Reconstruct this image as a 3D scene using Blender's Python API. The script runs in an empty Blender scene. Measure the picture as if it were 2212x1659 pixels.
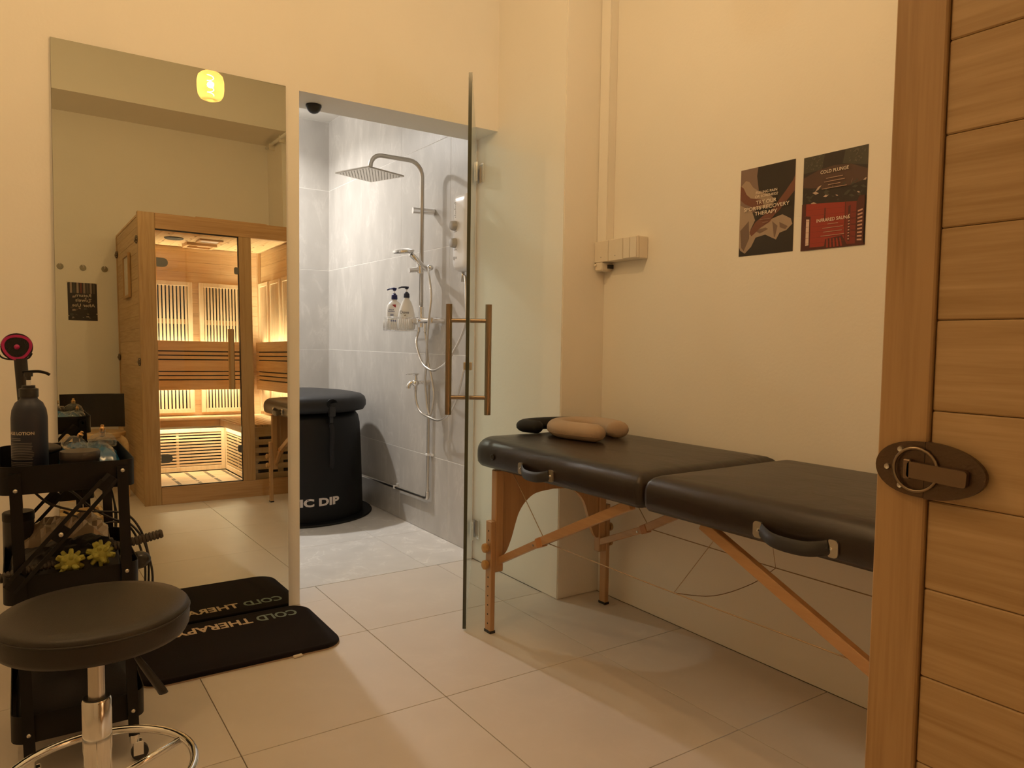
import bpy, bmesh, math, random
from mathutils import Vector, Matrix
random.seed(7)
PI = math.pi
sc = bpy.context.scene
C = sc.collection

# ------------------------------------------------------------------ camera
F_PX = 1587.0
cam_d = bpy.data.cameras.new('camera')
cam = bpy.data.objects.new('camera', cam_d); C.objects.link(cam)
cam_d.sensor_fit = 'HORIZONTAL'; cam_d.sensor_width = 36.0
cam_d.lens = F_PX / 2212.0 * 36.0
cam_d.clip_start = 0.02
yaw, pit, rol = 0.59318831, -0.05642594, 0.01500483
f = Vector((math.sin(yaw)*math.cos(pit), math.cos(yaw)*math.cos(pit), math.sin(pit)))
r = Vector((math.cos(yaw), -math.sin(yaw), 0)); u = r.cross(f)
r2 = math.cos(rol)*r + math.sin(rol)*u; u2 = -math.sin(rol)*r + math.cos(rol)*u
cam.matrix_world = Matrix(((r2.x, u2.x, -f.x, 0), (r2.y, u2.y, -f.y, 0), (r2.z, u2.z, -f.z, 1.07), (0, 0, 0, 1)))
sc.camera = cam
# ------------------------------------------------------------------ world, exposure
w = bpy.data.worlds.new('world'); sc.world = w; w.use_nodes = True
w.node_tree.nodes['Background'].inputs[0].default_value = (0.9, 0.75, 0.55, 1)
w.node_tree.nodes['Background'].inputs[1].default_value = 0.02
vs = sc.view_settings
vs.view_transform = 'Standard'; vs.look = 'None'; vs.gamma = 1; vs.use_curve_mapping = False
vs.exposure = 0.0
sc.cycles.use_denoising = True
sc.cycles.max_bounces = 12; sc.cycles.diffuse_bounces = 6; sc.cycles.glossy_bounces = 6
sc.cycles.transparent_max_bounces = 16; sc.cycles.transmission_bounces = 8
sc.cycles.caustics_reflective = True; sc.cycles.sample_clamp_indirect = 4.0
# light settings used by the lamp builders further down
BULB_W, BULB_RGB = 18.5, (1.0, 0.77, 0.515)
FILL_BULB_W = 20.0
SHOWER_W, SHOWER_RGB = 27.0, (1.0, 0.955, 0.90)
SAUNA_RGB = (1.0, 0.87, 0.66)
SAUNA_K = 2.6

def lamp(name, kind, loc, energy, col, size=0.05, size_y=None, rot=(0, 0, 0), shape=None, spread=None):
    d = bpy.data.lights.new(name, kind); d.energy = energy; d.color = col
    if kind == 'POINT': d.shadow_soft_size = size
    elif kind == 'AREA':
        d.size = size
        if size_y: d.shape = 'RECTANGLE'; d.size_y = size_y
        elif shape: d.shape = shape
        if spread: d.spread = spread
    o = bpy.data.objects.new(name, d); C.objects.link(o); o.location = loc; o.rotation_euler = rot
    return o
# warm filament bulb (its glass is built below)
lamp('bulb_light', 'POINT', (0.90, 1.58, 2.44), BULB_W, BULB_RGB, 0.016)
lamp('bulb_light', 'POINT', (-0.30, 1.55, 2.62), FILL_BULB_W, BULB_RGB, 0.03)  # fill from an added, unseen second bulb
lamp('shower_light', 'AREA', (1.07, 4.78, 2.605), SHOWER_W, SHOWER_RGB, 0.09, shape='DISK', spread=math.radians(150))
lamp('shower_light', 'POINT', (1.07, 4.78, 2.585), SHOWER_W*0.42, SHOWER_RGB, 0.03)

# ------------------------------------------------------------------ materials
MC = {}
def mat(name, col, rough=0.5, metal=0.0, spec=0.5, bump=0, bscale=60, var=0, vscale=6, stretch=(1, 1, 1), sheen=0, coat=0, emit=None, estr=0, detail=4):
    if name in MC: return MC[name]
    m = bpy.data.materials.new(name); m.use_nodes = True; nt = m.node_tree; N = nt.nodes
    b = N['Principled BSDF']
    b.inputs['Base Color'].default_value = (*col, 1); b.inputs['Roughness'].default_value = rough
    b.inputs['Metallic'].default_value = metal; b.inputs['Specular IOR Level'].default_value = spec
    if coat: b.inputs['Coat Weight'].default_value = coat; b.inputs['Coat Roughness'].default_value = 0.2
    if sheen: b.inputs['Sheen Weight'].default_value = sheen
    if emit: b.inputs['Emission Color'].default_value = (*emit, 1); b.inputs['Emission Strength'].default_value = estr
    if bump or var:
        g = N.new('ShaderNodeNewGeometry'); mp = N.new('ShaderNodeMapping'); mp.inputs['Scale'].default_value = stretch
        nt.links.new(g.outputs['Position'], mp.inputs['Vector'])
    if bump:
        n = N.new('ShaderNodeTexNoise'); n.inputs['Scale'].default_value = bscale; n.inputs['Detail'].default_value = detail
        nt.links.new(mp.outputs[0], n.inputs['Vector'])
        bp = N.new('ShaderNodeBump'); bp.inputs['Strength'].default_value = bump; bp.inputs['Distance'].default_value = 0.002
        nt.links.new(n.outputs['Fac'], bp.inputs['Height']); nt.links.new(bp.outputs[0], b.inputs['Normal'])
    if var:
        n = N.new('ShaderNodeTexNoise'); n.inputs['Scale'].default_value = vscale; n.inputs['Detail'].default_value = detail
        nt.links.new(mp.outputs[0], n.inputs['Vector'])
        rp = N.new('ShaderNodeMapRange'); rp.inputs['From Min'].default_value = 0.3; rp.inputs['From Max'].default_value = 0.7
        rp.inputs['To Min'].default_value = 1-var; rp.inputs['To Max'].default_value = 1+var
        nt.links.new(n.outputs['Fac'], rp.inputs['Value'])
        mx = N.new('ShaderNodeVectorMath'); mx.operation = 'SCALE'; mx.inputs[0].default_value = col
        nt.links.new(rp.outputs[0], mx.inputs['Scale']); nt.links.new(mx.outputs[0], b.inputs['Base Color'])
    MC[name] = m; return m

def wood(name, c1, c2, axis='z', rough=0.45, scale=1.0, coat=0.0):
    """long-grain timber: noise stretched along one axis plus per-board tint"""
    if name in MC: return MC[name]
    m = bpy.data.materials.new(name); m.use_nodes = True; nt = m.node_tree; N = nt.nodes; Lk = nt.links.new
    b = N['Principled BSDF']; b.inputs['Roughness'].default_value = rough
    if coat: b.inputs['Coat Weight'].default_value = coat; b.inputs['Coat Roughness'].default_value = 0.25
    g = N.new('ShaderNodeNewGeometry'); oi = N.new('ShaderNodeObjectInfo')
    add = N.new('ShaderNodeVectorMath'); add.operation = 'MULTIPLY_ADD'
    comb = N.new('ShaderNodeCombineXYZ')
    for i in range(3): Lk(oi.outputs['Random'], comb.inputs[i])
    add.inputs[1].default_value = (13, 17, 11); Lk(comb.outputs[0], add.inputs[0]); Lk(g.outputs['Position'], add.inputs[2])
    mp = N.new('ShaderNodeMapping'); s = {'x': (1.2, 26, 26), 'y': (26, 1.2, 26), 'z': (26, 26, 1.2)}[axis]
    mp.inputs['Scale'].default_value = tuple(v*scale for v in s); Lk(add.outputs[0], mp.inputs['Vector'])
    n = N.new('ShaderNodeTexNoise'); n.inputs['Scale'].default_value = 1.6; n.inputs['Detail'].default_value = 5; n.inputs['Distortion'].default_value = 0.6
    Lk(mp.outputs[0], n.inputs['Vector'])
    n2 = N.new('ShaderNodeTexNoise'); n2.inputs['Scale'].default_value = 7; n2.inputs['Detail'].default_value = 3
    Lk(mp.outputs[0], n2.inputs['Vector'])
    mix = N.new('ShaderNodeMath'); mix.operation = 'MULTIPLY_ADD'; mix.inputs[1].default_value = 0.4; Lk(n2.outputs['Fac'], mix.inputs[0]); Lk(n.outputs['Fac'], mix.inputs[2])
    rr_ = N.new('ShaderNodeMath'); rr_.operation = 'MULTIPLY_ADD'; rr_.inputs[1].default_value = 0.18; Lk(oi.outputs['Random'], rr_.inputs[0]); Lk(mix.outputs[0], rr_.inputs[2])
    cr = N.new('ShaderNodeValToRGB'); cr.color_ramp.elements[0].position = 0.52; cr.color_ramp.elements[1].position = 0.95
    cr.color_ramp.elements[0].color = (*c1, 1); cr.color_ramp.elements[1].color = (*c2, 1)
    Lk(rr_.outputs[0], cr.inputs['Fac']); Lk(cr.outputs['Color'], b.inputs['Base Color'])
    bp = N.new('ShaderNodeBump'); bp.inputs['Strength'].default_value = 0.12; bp.inputs['Distance'].default_value = 0.001
    Lk(n2.outputs['Fac'], bp.inputs['Height']); Lk(bp.outputs[0], b.inputs['Normal'])
    MC[name] = m; return m

def stone(name, base, vein, amt, rough, scale=1.0, cloud=0.06, sep=0.0):
    """porcelain tile: soft cloudiness and drawn-out pale veins, shifted per tile"""
    if name in MC: return MC[name]
    m = bpy.data.materials.new(name); m.use_nodes = True; nt = m.node_tree; N = nt.nodes; Lk = nt.links.new
    b = N['Principled BSDF']; b.inputs['Roughness'].default_value = rough
    g = N.new('ShaderNodeNewGeometry'); oi = N.new('ShaderNodeObjectInfo'); comb = N.new('ShaderNodeCombineXYZ')
    for i in range(3): Lk(oi.outputs['Random'], comb.inputs[i])
    add = N.new('ShaderNodeVectorMath'); add.operation = 'MULTIPLY_ADD'; add.inputs[1].default_value = (31, 23, 19)
    Lk(comb.outputs[0], add.inputs[0]); Lk(g.outputs['Position'], add.inputs[2])
    mp = N.new('ShaderNodeMapping'); mp.inputs['Scale'].default_value = (scale*1.6, scale*1.6, scale*0.75); mp.inputs['Rotation'].default_value = (0.5, 0.25, 0.3)
    Lk(add.outputs[0], mp.inputs['Vector'])
    n = N.new('ShaderNodeTexNoise'); n.inputs['Scale'].default_value = 2.2; n.inputs['Detail'].default_value = 8; n.inputs['Roughness'].default_value = 0.62; n.inputs['Distortion'].default_value = 1.1
    Lk(mp.outputs[0], n.inputs['Vector'])
    d = N.new('ShaderNodeMath'); d.operation = 'SUBTRACT'; d.inputs[1].default_value = 0.5; Lk(n.outputs['Fac'], d.inputs[0])
    a = N.new('ShaderNodeMath'); a.operation = 'ABSOLUTE'; Lk(d.outputs[0], a.inputs[0])
    mr = N.new('ShaderNodeMapRange'); mr.inputs['From Min'].default_value = 0.0; mr.inputs['From Max'].default_value = 0.035; mr.inputs['To Min'].default_value = amt; mr.inputs['To Max'].default_value = 0
    Lk(a.outputs[0], mr.inputs['Value'])
    n2 = N.new('ShaderNodeTexNoise'); n2.inputs['Scale'].default_value = 3.0; n2.inputs['Detail'].default_value = 6; Lk(mp.outputs[0], n2.inputs['Vector'])
    mk = N.new('ShaderNodeMapRange'); mk.inputs['From Min'].default_value = 0.42; mk.inputs['From Max'].default_value = 0.62; Lk(n2.outputs['Fac'], mk.inputs['Value'])
    pm = N.new('ShaderNodeMath'); pm.operation = 'MULTIPLY'; Lk(mr.outputs[0], pm.inputs[0]); Lk(mk.outputs[0], pm.inputs[1])
    cl = N.new('ShaderNodeMapRange'); cl.inputs['From Min'].default_value = 0.3; cl.inputs['From Max'].default_value = 0.7; cl.inputs['To Min'].default_value = 1-cloud; cl.inputs['To Max'].default_value = 1+cloud
    Lk(n2.outputs['Fac'], cl.inputs['Value'])
    sc_ = N.new('ShaderNodeVectorMath'); sc_.operation = 'SCALE'; sc_.inputs[0].default_value = base; Lk(cl.outputs[0], sc_.inputs['Scale'])
    mx = N.new('ShaderNodeMix'); mx.data_type = 'RGBA'; Lk(pm.outputs[0], mx.inputs['Factor']); Lk(sc_.outputs[0], mx.inputs[6]); mx.inputs[7].default_value = (*vein, 1)
    Lk(mx.outputs[2], b.inputs['Base Color'])
    MC[name] = m; return m

def thin_glass(name, tint, ior=1.45, rough=0.0):
    """see-through pane: tinted straight-through light plus Fresnel reflection"""
    if name in MC: return MC[name]
    m = bpy.data.materials.new(name); m.use_nodes = True; nt = m.node_tree; N = nt.nodes; N.clear()
    o = N.new('ShaderNodeOutputMaterial'); t = N.new('ShaderNodeBsdfTransparent'); t.inputs[0].default_value = (*tint, 1)
    gl = N.new('ShaderNodeBsdfGlossy'); gl.inputs['Roughness'].default_value = rough
    fr = N.new('ShaderNodeFresnel'); gg = N.new('ShaderNodeNewGeometry'); mi = N.new('ShaderNodeMath'); mi.operation = 'MULTIPLY_ADD'
    mi.inputs[1].default_value = 1/ior-ior; mi.inputs[2].default_value = ior            # same index seen from either side of the pane
    nt.links.new(gg.outputs['Backfacing'], mi.inputs[0]); nt.links.new(mi.outputs[0], fr.inputs['IOR'])
    mx = N.new('ShaderNodeMixShader')
    nt.links.new(fr.outputs[0], mx.inputs[0]); nt.links.new(t.outputs[0], mx.inputs[1]); nt.links.new(gl.outputs[0], mx.inputs[2]); nt.links.new(mx.outputs[0], o.inputs[0])
    MC[name] = m; return m

def emitter(name, col, st):
    if name in MC: return MC[name]
    m = bpy.data.materials.new(name); m.use_nodes = True; nt = m.node_tree; N = nt.nodes; N.clear()
    o = N.new('ShaderNodeOutputMaterial'); e = N.new('ShaderNodeEmission'); e.inputs[0].default_value = (*col, 1); e.inputs[1].default_value = st
    nt.links.new(e.outputs[0], o.inputs[0]); MC[name] = m; return m

PAINT = mat('wall_paint', (0.86, 0.83, 0.77), 0.55, spec=0.25, bump=0.25, bscale=90, var=0.015, vscale=2.5)
PAINT_T = mat('ceiling_paint', (0.82, 0.80, 0.76), 0.7, bump=0.1, bscale=60)
GROUT = mat('floor_grout', (0.22, 0.18, 0.14), 0.9, bump=0.3, bscale=200)
WGROUT = mat('wall_grout', (0.84, 0.82, 0.78), 0.85)
FTILE = stone('floor_tile', (0.66, 0.60, 0.54), (0.72, 0.66, 0.60), 0.35, 0.42, 1.2, 0.03)
STILE_M = stone('shower_floor_tile', (0.68, 0.655, 0.62), (0.88, 0.86, 0.82), 0.8, 0.35, 1.5, 0.06)
WTILE = stone('shower_wall_tile', (0.50, 0.475, 0.44), (0.66, 0.63, 0.585), 0.5, 0.4, 1.6, 0.09)
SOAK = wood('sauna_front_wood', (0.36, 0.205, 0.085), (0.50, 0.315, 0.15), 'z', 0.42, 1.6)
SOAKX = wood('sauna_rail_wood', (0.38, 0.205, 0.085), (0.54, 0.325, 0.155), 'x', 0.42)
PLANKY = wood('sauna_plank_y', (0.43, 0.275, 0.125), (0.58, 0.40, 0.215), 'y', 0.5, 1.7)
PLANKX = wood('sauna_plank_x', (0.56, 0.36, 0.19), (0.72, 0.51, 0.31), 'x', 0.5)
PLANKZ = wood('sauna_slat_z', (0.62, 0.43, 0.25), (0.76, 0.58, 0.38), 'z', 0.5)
BEECH = wood('beech_z', (0.40, 0.225, 0.10), (0.50, 0.30, 0.145), 'z', 0.35, coat=0.3)
BEECHX = wood('beech_y', (0.40, 0.225, 0.10), (0.50, 0.30, 0.145), 'y', 0.35, coat=0.3)
BIRCH = wood('birch', (0.62, 0.42, 0.22), (0.74, 0.54, 0.32), 'x', 0.4, coat=0.2)
DARK = mat('dark_void', (0.012, 0.011, 0.010), 0.8)
BLACKM = mat('black_metal', (0.007, 0.006, 0.006), 0.42, spec=0.25)
BLACKP = mat('black_plastic', (0.016, 0.015, 0.015), 0.35)
BLACKF = mat('black_fabric', (0.010, 0.009, 0.010), 0.85, bump=0.5, bscale=250)
CHROME = mat('chrome', (0.86, 0.85, 0.84), 0.10, 1.0)
STEEL = mat('brushed_steel', (0.62, 0.58, 0.52), 0.28, 1.0)
BRONZE = mat('bronze_steel', (0.31, 0.24, 0.17), 0.30, 1.0)
DBRONZE = mat('antique_bronze', (0.13, 0.085, 0.055), 0.38, 0.85, bump=0.3, bscale=300)
WHITEP = mat('white_plastic', (0.82, 0.82, 0.82), 0.3)
CREAMP = mat('cream_plastic', (0.78, 0.72, 0.62), 0.4)
GREYP = mat('grey_plastic', (0.42, 0.41, 0.40), 0.45)
GLASS_D = thin_glass('door_glass', (0.86, 0.90, 0.84), 1.5)
def milky(m, col, amt):
    nt = m.node_tree; tl = nt.nodes.new('ShaderNodeBsdfTranslucent'); tl.inputs[0].default_value = (*col, 1); mx = nt.nodes.new('ShaderNodeMixShader'); mx.inputs[0].default_value = amt
    ou = [n for n in nt.nodes if n.type == 'OUTPUT_MATERIAL'][0]; pv = ou.inputs[0].links[0].from_socket
    nt.links.new(pv, mx.inputs[1]); nt.links.new(tl.outputs[0], mx.inputs[2]); nt.links.new(mx.outputs[0], ou.inputs[0])
milky(GLASS_D, (0.92, 0.95, 0.88), 0.27)
GLASS_S = thin_glass('sauna_glass', (0.94, 0.95, 0.93), 1.45)
GLASS_C = thin_glass('clear_glass', (0.86, 0.86, 0.84), 1.7)

def leather(name, col, rough=0.3):
    m = mat(name, col, rough, spec=0.5, bump=0.15, bscale=700)
    nt = m.node_tree; N = nt.nodes; Lk = nt.links.new; b = N['Principled BSDF']
    g = N.new('ShaderNodeNewGeometry'); mp = N.new('ShaderNodeMapping'); mp.inputs['Scale'].default_value = (9, 3.2, 9); mp.inputs['Rotation'].default_value = (0, 0, 0.35)
    Lk(g.outputs['Position'], mp.inputs['Vector'])
    n = N.new('ShaderNodeTexNoise'); n.inputs['Scale'].default_value = 1.3; n.inputs['Detail'].default_value = 3; n.inputs['Distortion'].default_value = 0.8; Lk(mp.outputs[0], n.inputs['Vector'])
    bp = N.new('ShaderNodeBump'); bp.inputs['Strength'].default_value = 0.35; bp.inputs['Distance'].default_value = 0.012
    Lk(n.outputs['Fac'], bp.inputs['Height'])
    old = [l for l in nt.links if l.to_socket == b.inputs['Normal']][0]; ob = old.from_node
    Lk(bp.outputs[0], ob.inputs['Normal'])
    return m
LEATHER = leather('dark_leather', (0.020, 0.013, 0.010), 0.33)

# ------------------------------------------------------------------ mesh helpers
def link(o, parent=None):
    C.objects.link(o)
    if parent: o.parent = parent
    return o
def finish(bm, name, m, parent=None, smooth=False, loc=None, auto=None):
    bmesh.ops.recalc_face_normals(bm, faces=bm.faces)
    me = bpy.data.meshes.new(name); bm.to_mesh(me); bm.free()
    for mm in (m if isinstance(m, (list, tuple)) else [m]): me.materials.append(mm)
    if smooth:
        for p in me.polygons: p.use_smooth = True
        if auto is not None and hasattr(me, 'set_sharp_from_angle'): me.set_sharp_from_angle(angle=math.radians(auto))
    o = bpy.data.objects.new(name, me)
    if loc: o.location = loc
    return link(o, parent)
def box(bm, x0, x1, y0, y1, z0, z1, bev=0, M=None, seg=1):
    g = bmesh.ops.create_cube(bm, size=1)['verts']
    bmesh.ops.scale(bm, vec=(abs(x1-x0), abs(y1-y0), abs(z1-z0)), verts=g)
    bmesh.ops.translate(bm, vec=((x0+x1)/2, (y0+y1)/2, (z0+z1)/2), verts=g)
    if bev:
        es = list({e for v in g for e in v.link_edges})
        rs = bmesh.ops.bevel(bm, geom=es, offset=bev, segments=seg, affect='EDGES', clamp_overlap=True)
        g = list({v for v in rs['verts']} | {v for v in g if v.is_valid})
    if M: bmesh.ops.transform(bm, matrix=M, verts=g)
    return g
def cyl(bm, p0, p1, r0, r1=None, n=16):
    p0, p1 = Vector(p0), Vector(p1); d = p1-p0; r1 = r0 if r1 is None else r1
    M = Matrix.Translation((p0+p1)/2) @ d.to_track_quat('Z', 'Y').to_matrix().to_4x4()
    return bmesh.ops.create_cone(bm, cap_ends=True, segments=n, radius1=r0, radius2=r1, depth=d.length, matrix=M)['verts']
def sph(bm, c, r, s=(1, 1, 1), n=12, M=None):
    MM = Matrix.Translation(c) @ (M or Matrix.Identity(4)) @ Matrix.Diagonal((*s, 1))
    return bmesh.ops.create_uvsphere(bm, u_segments=n+4, v_segments=n, radius=r, matrix=MM)['verts']
def catmull(P, k=6, closed=False):
    P = [Vector(p) for p in P]; out = []; n = len(P)
    if n < 3: return P
    for i in range(n if closed else n-1):
        a = P[(i-1) % n] if closed or i > 0 else P[0]; b_ = P[i]; c = P[(i+1) % n]; d = P[(i+2) % n] if closed or i+2 < n else P[-1]
        for j in range(k):
            t = j/k; out.append(0.5*((2*b_)+(-a+c)*t+(2*a-5*b_+4*c-d)*t*t+(-a+3*b_-3*c+d)*t**3))
    if not closed: out.append(P[-1])
    return out
def tube(bm, P, r, n=8, closed=False, prof=None, cap=True, up=None):
    """sweep; r number or function of 0..1, prof = (wide, tall) factors"""
    P = [Vector(p) for p in P]; m = len(P); rings = []
    prev = None
    for i, p in enumerate(P):
        t = (P[(i+1) % m]-P[i-1]) if closed else (P[min(i+1, m-1)]-P[max(i-1, 0)])
        t.normalize()
        if up is not None: nrm = Vector(up)-t*t.dot(Vector(up))
        elif prev is None: nrm = t.orthogonal()
        else: nrm = prev-t*prev.dot(t)
        nrm.normalize(); prev = nrm; bn = t.cross(nrm)
        rr = r(i/(m-1)) if callable(r) else r
        a, b_ = prof if prof else (1, 1)
        rings.append([bm.verts.new(p+nrm*math.cos(2*PI*j/n)*rr*b_+bn*math.sin(2*PI*j/n)*rr*a) for j in range(n)])
    for i in range(m if closed else m-1):
        A, B = rings[i], rings[(i+1) % m]
        for j in range(n): bm.faces.new((A[j], A[(j+1) % n], B[(j+1) % n], B[j]))
    if not closed and cap: bm.faces.new(rings[0][::-1]); bm.faces.new(rings[-1])
def lathe(bm, prof, c=(0, 0, 0), n=24, M=None, sx=1, sy=1):
    rings = []
    for rad, z in prof:
        ring = []
        for j in range(n):
            a = 2*PI*j/n; v = Vector((rad*math.cos(a)*sx, rad*math.sin(a)*sy, z))
            if M: v = M @ v
            ring.append(bm.verts.new(v+Vector(c)))
        rings.append(ring)
    for A, B in zip(rings, rings[1:]):
        for j in range(n): bm.faces.new((A[j], A[(j+1) % n], B[(j+1) % n], B[j]))
    if prof[0][0] > 1e-6: bm.faces.new(rings[0][::-1])
    if prof[-1][0] > 1e-6: bm.faces.new(rings[-1])
    bmesh.ops.remove_doubles(bm, verts=[v for ri in (rings[0], rings[-1]) for v in ri], dist=1e-6)
def prism(bm, poly, z0, z1, M=None):
    a = [bm.verts.new((x, y, z0)) for x, y in poly]; b_ = [bm.verts.new((x, y, z1)) for x, y in poly]; n = len(poly)
    bm.faces.new(a[::-1]); bm.faces.new(b_)
    for i in range(n): bm.faces.new((a[i], a[(i+1) % n], b_[(i+1) % n], b_[i]))
    if M: bmesh.ops.transform(bm, matrix=M, verts=a+b_)
def rrect(x0, x1, y0, y1, rad, k=5):
    rad = rad if isinstance(rad, (list, tuple)) else [rad]*4
    cs = [(x1-rad[0], y1-rad[0], 0, rad[0]), (x0+rad[1], y1-rad[1], 90, rad[1]), (x0+rad[2], y0+rad[2], 180, rad[2]), (x1-rad[3], y0+rad[3], 270, rad[3])]
    return [(cx+q*math.cos(math.radians(a+90*i/k)), cy+q*math.sin(math.radians(a+90*i/k))) for cx, cy, a, q in cs for i in range(k+1)]
def stack(bm, rings, cap=True):
    R = [[bm.verts.new(p) for p in ring] for ring in rings]; n = len(R[0])
    for A, B in zip(R, R[1:]):
        for j in range(n): bm.faces.new((A[j], A[(j+1) % n], B[(j+1) % n], B[j]))
    if cap: bm.faces.new(R[0][::-1]); bm.faces.new(R[-1])
def basis(o, ux, uy):
    """matrix taking local x,y,z to ux, uy, ux x uy at origin o"""
    ux, uy = Vector(ux).normalized(), Vector(uy).normalized(); uz = ux.cross(uy)
    return Matrix(((ux.x, uy.x, uz.x, o[0]), (ux.y, uy.y, uz.y, o[1]), (ux.z, uy.z, uz.z, o[2]), (0, 0, 0, 1)))
def tag(o, label, cat, group=None):
    o['label'] = label; o['category'] = cat
    if group: o['group'] = group
    return o
def thing(name, label, cat, loc=(0, 0, 0), rz=0, group=None):
    o = bpy.data.objects.new(name, None); C.objects.link(o); o.location = loc; o.rotation_euler = (0, 0, rz); o.empty_display_size = 0.05
    return tag(o, label, cat, group)
def struct(o): o['kind'] = 'structure'; return o
def stuff(o): o['kind'] = 'stuff'; return o
_tc = {}
def text_mesh(body, size=1.0, bold=0.0, align='CENTER', ext=0.0, sx=1.0, space=1.0):
    cu = bpy.data.curves.new('lettering', 'FONT'); cu.body = body; cu.size = size; cu.align_x = align; cu.align_y = 'CENTER'
    cu.offset = bold*size; cu.extrude = ext; cu.space_character = space; cu.resolution_u = 3
    o = bpy.data.objects.new('tmp', cu); C.objects.link(o)
    dg = bpy.context.evaluated_depsgraph_get(); me = bpy.data.meshes.new_from_object(o.evaluated_get(dg))
    bpy.data.objects.remove(o); bpy.data.curves.remove(cu)
    if sx != 1.0:
        for v in me.vertices: v.co.x *= sx
    me.materials.clear(); return me
def text(body, M, size, m, parent, name='lettering', width=None, **kw):
    me = text_mesh(body, size, **kw)
    if width:
        xs_ = [v.co.x for v in me.vertices]; k_ = width/(max(xs_)-min(xs_))
        for v in me.vertices: v.co.x *= k_
    me.materials.append(m); me.transform(M)
    return link(bpy.data.objects.new(name, me), parent)
def flatmat(name, col, rough=0.45): return mat(name, col, rough)
def art(parent, M, W, H, shapes, name='print', lift=0.0001):
    """printed picture: flat coloured shapes in 0..1 coordinates laid on a sheet"""
    mats = []; bm = bmesh.new()
    for k, (m, poly) in enumerate(shapes):
        if m not in mats: mats.append(m)
        vs_ = [bm.verts.new((x*W, y*H, 0.0002+(k+1)*lift)) for x, y in poly]
        fc = bm.faces.new(vs_); fc.material_index = mats.index(m)
    bmesh.ops.transform(bm, matrix=M, verts=bm.verts)
    me = bpy.data.meshes.new(name); bm.to_mesh(me); bm.free()
    for mm in mats: me.materials.append(mm)
    return link(bpy.data.objects.new(name, me), parent)

# ================================================================== SETTING
WY = 2.892          # room face of the wall that carries the mirror
XR, XC, XS = 2.07, 1.85, 1.90   # right wall, its pier, shower wall
X0L, Y0F, ZC = -1.0, -0.82, 3.2
# floor slab and tiles
bm = bmesh.new(); box(bm, X0L-0.1, XR+0.1, Y0F-0.1, 3.08, -0.12, -0.0035)
floor = struct(finish(bm, 'floor', GROUT))
def tile(parent, x0, x1, y0, y1, m, g=0.0012, z=(-0.012, 0.0)):
    bm = bmesh.new(); box(bm, x0+g, x1-g, y0+g, y1-g, z[0], z[1], 0.0007); return finish(bm, 'floor_tile', m, parent)
xs = [X0L, -0.734, -0.137, 0.458, 1.055, 1.652, XR]; ys = [Y0F, -0.51, 0.09, 0.69, 1.292, 1.895, 2.495, 3.07]
for i in range(len(xs)-1):
    for j in range(len(ys)-1):
        y1 = ys[j+1]
        if j == len(ys)-2:
            if xs[i+1] < 0.9: tile(floor, xs[i], xs[i+1], ys[j], WY, FTILE)
            elif xs[i] < 0.9: tile(floor, xs[i], xs[i+1], ys[j], WY, FTILE); tile(floor, 0.93, xs[i+1], WY-0.0024, y1, FTILE)
            elif xs[i+1] > 1.9: tile(floor, xs[i], 1.852, ys[j], y1, FTILE)
            else: tile(floor, xs[i], xs[i+1], ys[j], y1, FTILE)
        else: tile(floor, xs[i], xs[i+1], ys[j], y1, FTILE)
bm = bmesh.new(); box(bm, 0.5, XS+0.1, 3.08, 5.35, -0.12, -0.0035)
floor_s = struct(finish(bm, 'floor_shower', WGROUT))
sx_ = [0.5, 0.99, 1.60, XS]; sy_ = [3.072, 3.68, 4.29, 4.89, 5.23]
for i in range(3):
    for j in range(4): tile(floor_s, sx_[i], sx_[i+1], sy_[j], sy_[j+1], STILE_M, 0.001)
# walls
bm = bmesh.new()
box(bm, X0L-0.1, 0.93, WY, 3.10, 0, ZC); box(bm, 0.93, XC, WY, 3.10, 2.036, ZC)
struct(finish(bm, 'wall_back', PAINT))
bm = bmesh.new(); box(bm, XR, XR+0.12, Y0F-0.1, 2.385, 0, ZC, 0.002); struct(finish(bm, 'wall_right', PAINT))
bm = bmesh.new(); box(bm, XC, XR+0.12, 2.385, 3.10, 0, ZC, 0.004, seg=2); struct(finish(bm, 'wall_right_pier', PAINT))
bm = bmesh.new(); box(bm, X0L-0.1, XR+0.12, Y0F-0.12, Y0F, 0, ZC); struct(finish(bm, 'wall_front', PAINT))
bm = bmesh.new(); box(bm, 1.905, XR, Y0F, -0.42, 0, ZC); struct(finish(bm, 'wall_front_pier', PAINT))
bm = bmesh.new(); box(bm, X0L-0.1, X0L, Y0F, WY, 0, ZC); struct(finish(bm, 'wall_left', PAINT))
bm = bmesh.new(); box(bm, X0L-0.1, XR+0.12, Y0F-0.12, 3.10, ZC, ZC+0.1); struct(finish(bm, 'ceiling', PAINT_T))
bm = bmesh.new(); box(bm, X0L, XR, Y0F, -0.30, 2.84, ZC); struct(finish(bm, 'trim_1', PAINT))          # dropped beam over the sauna
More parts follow.
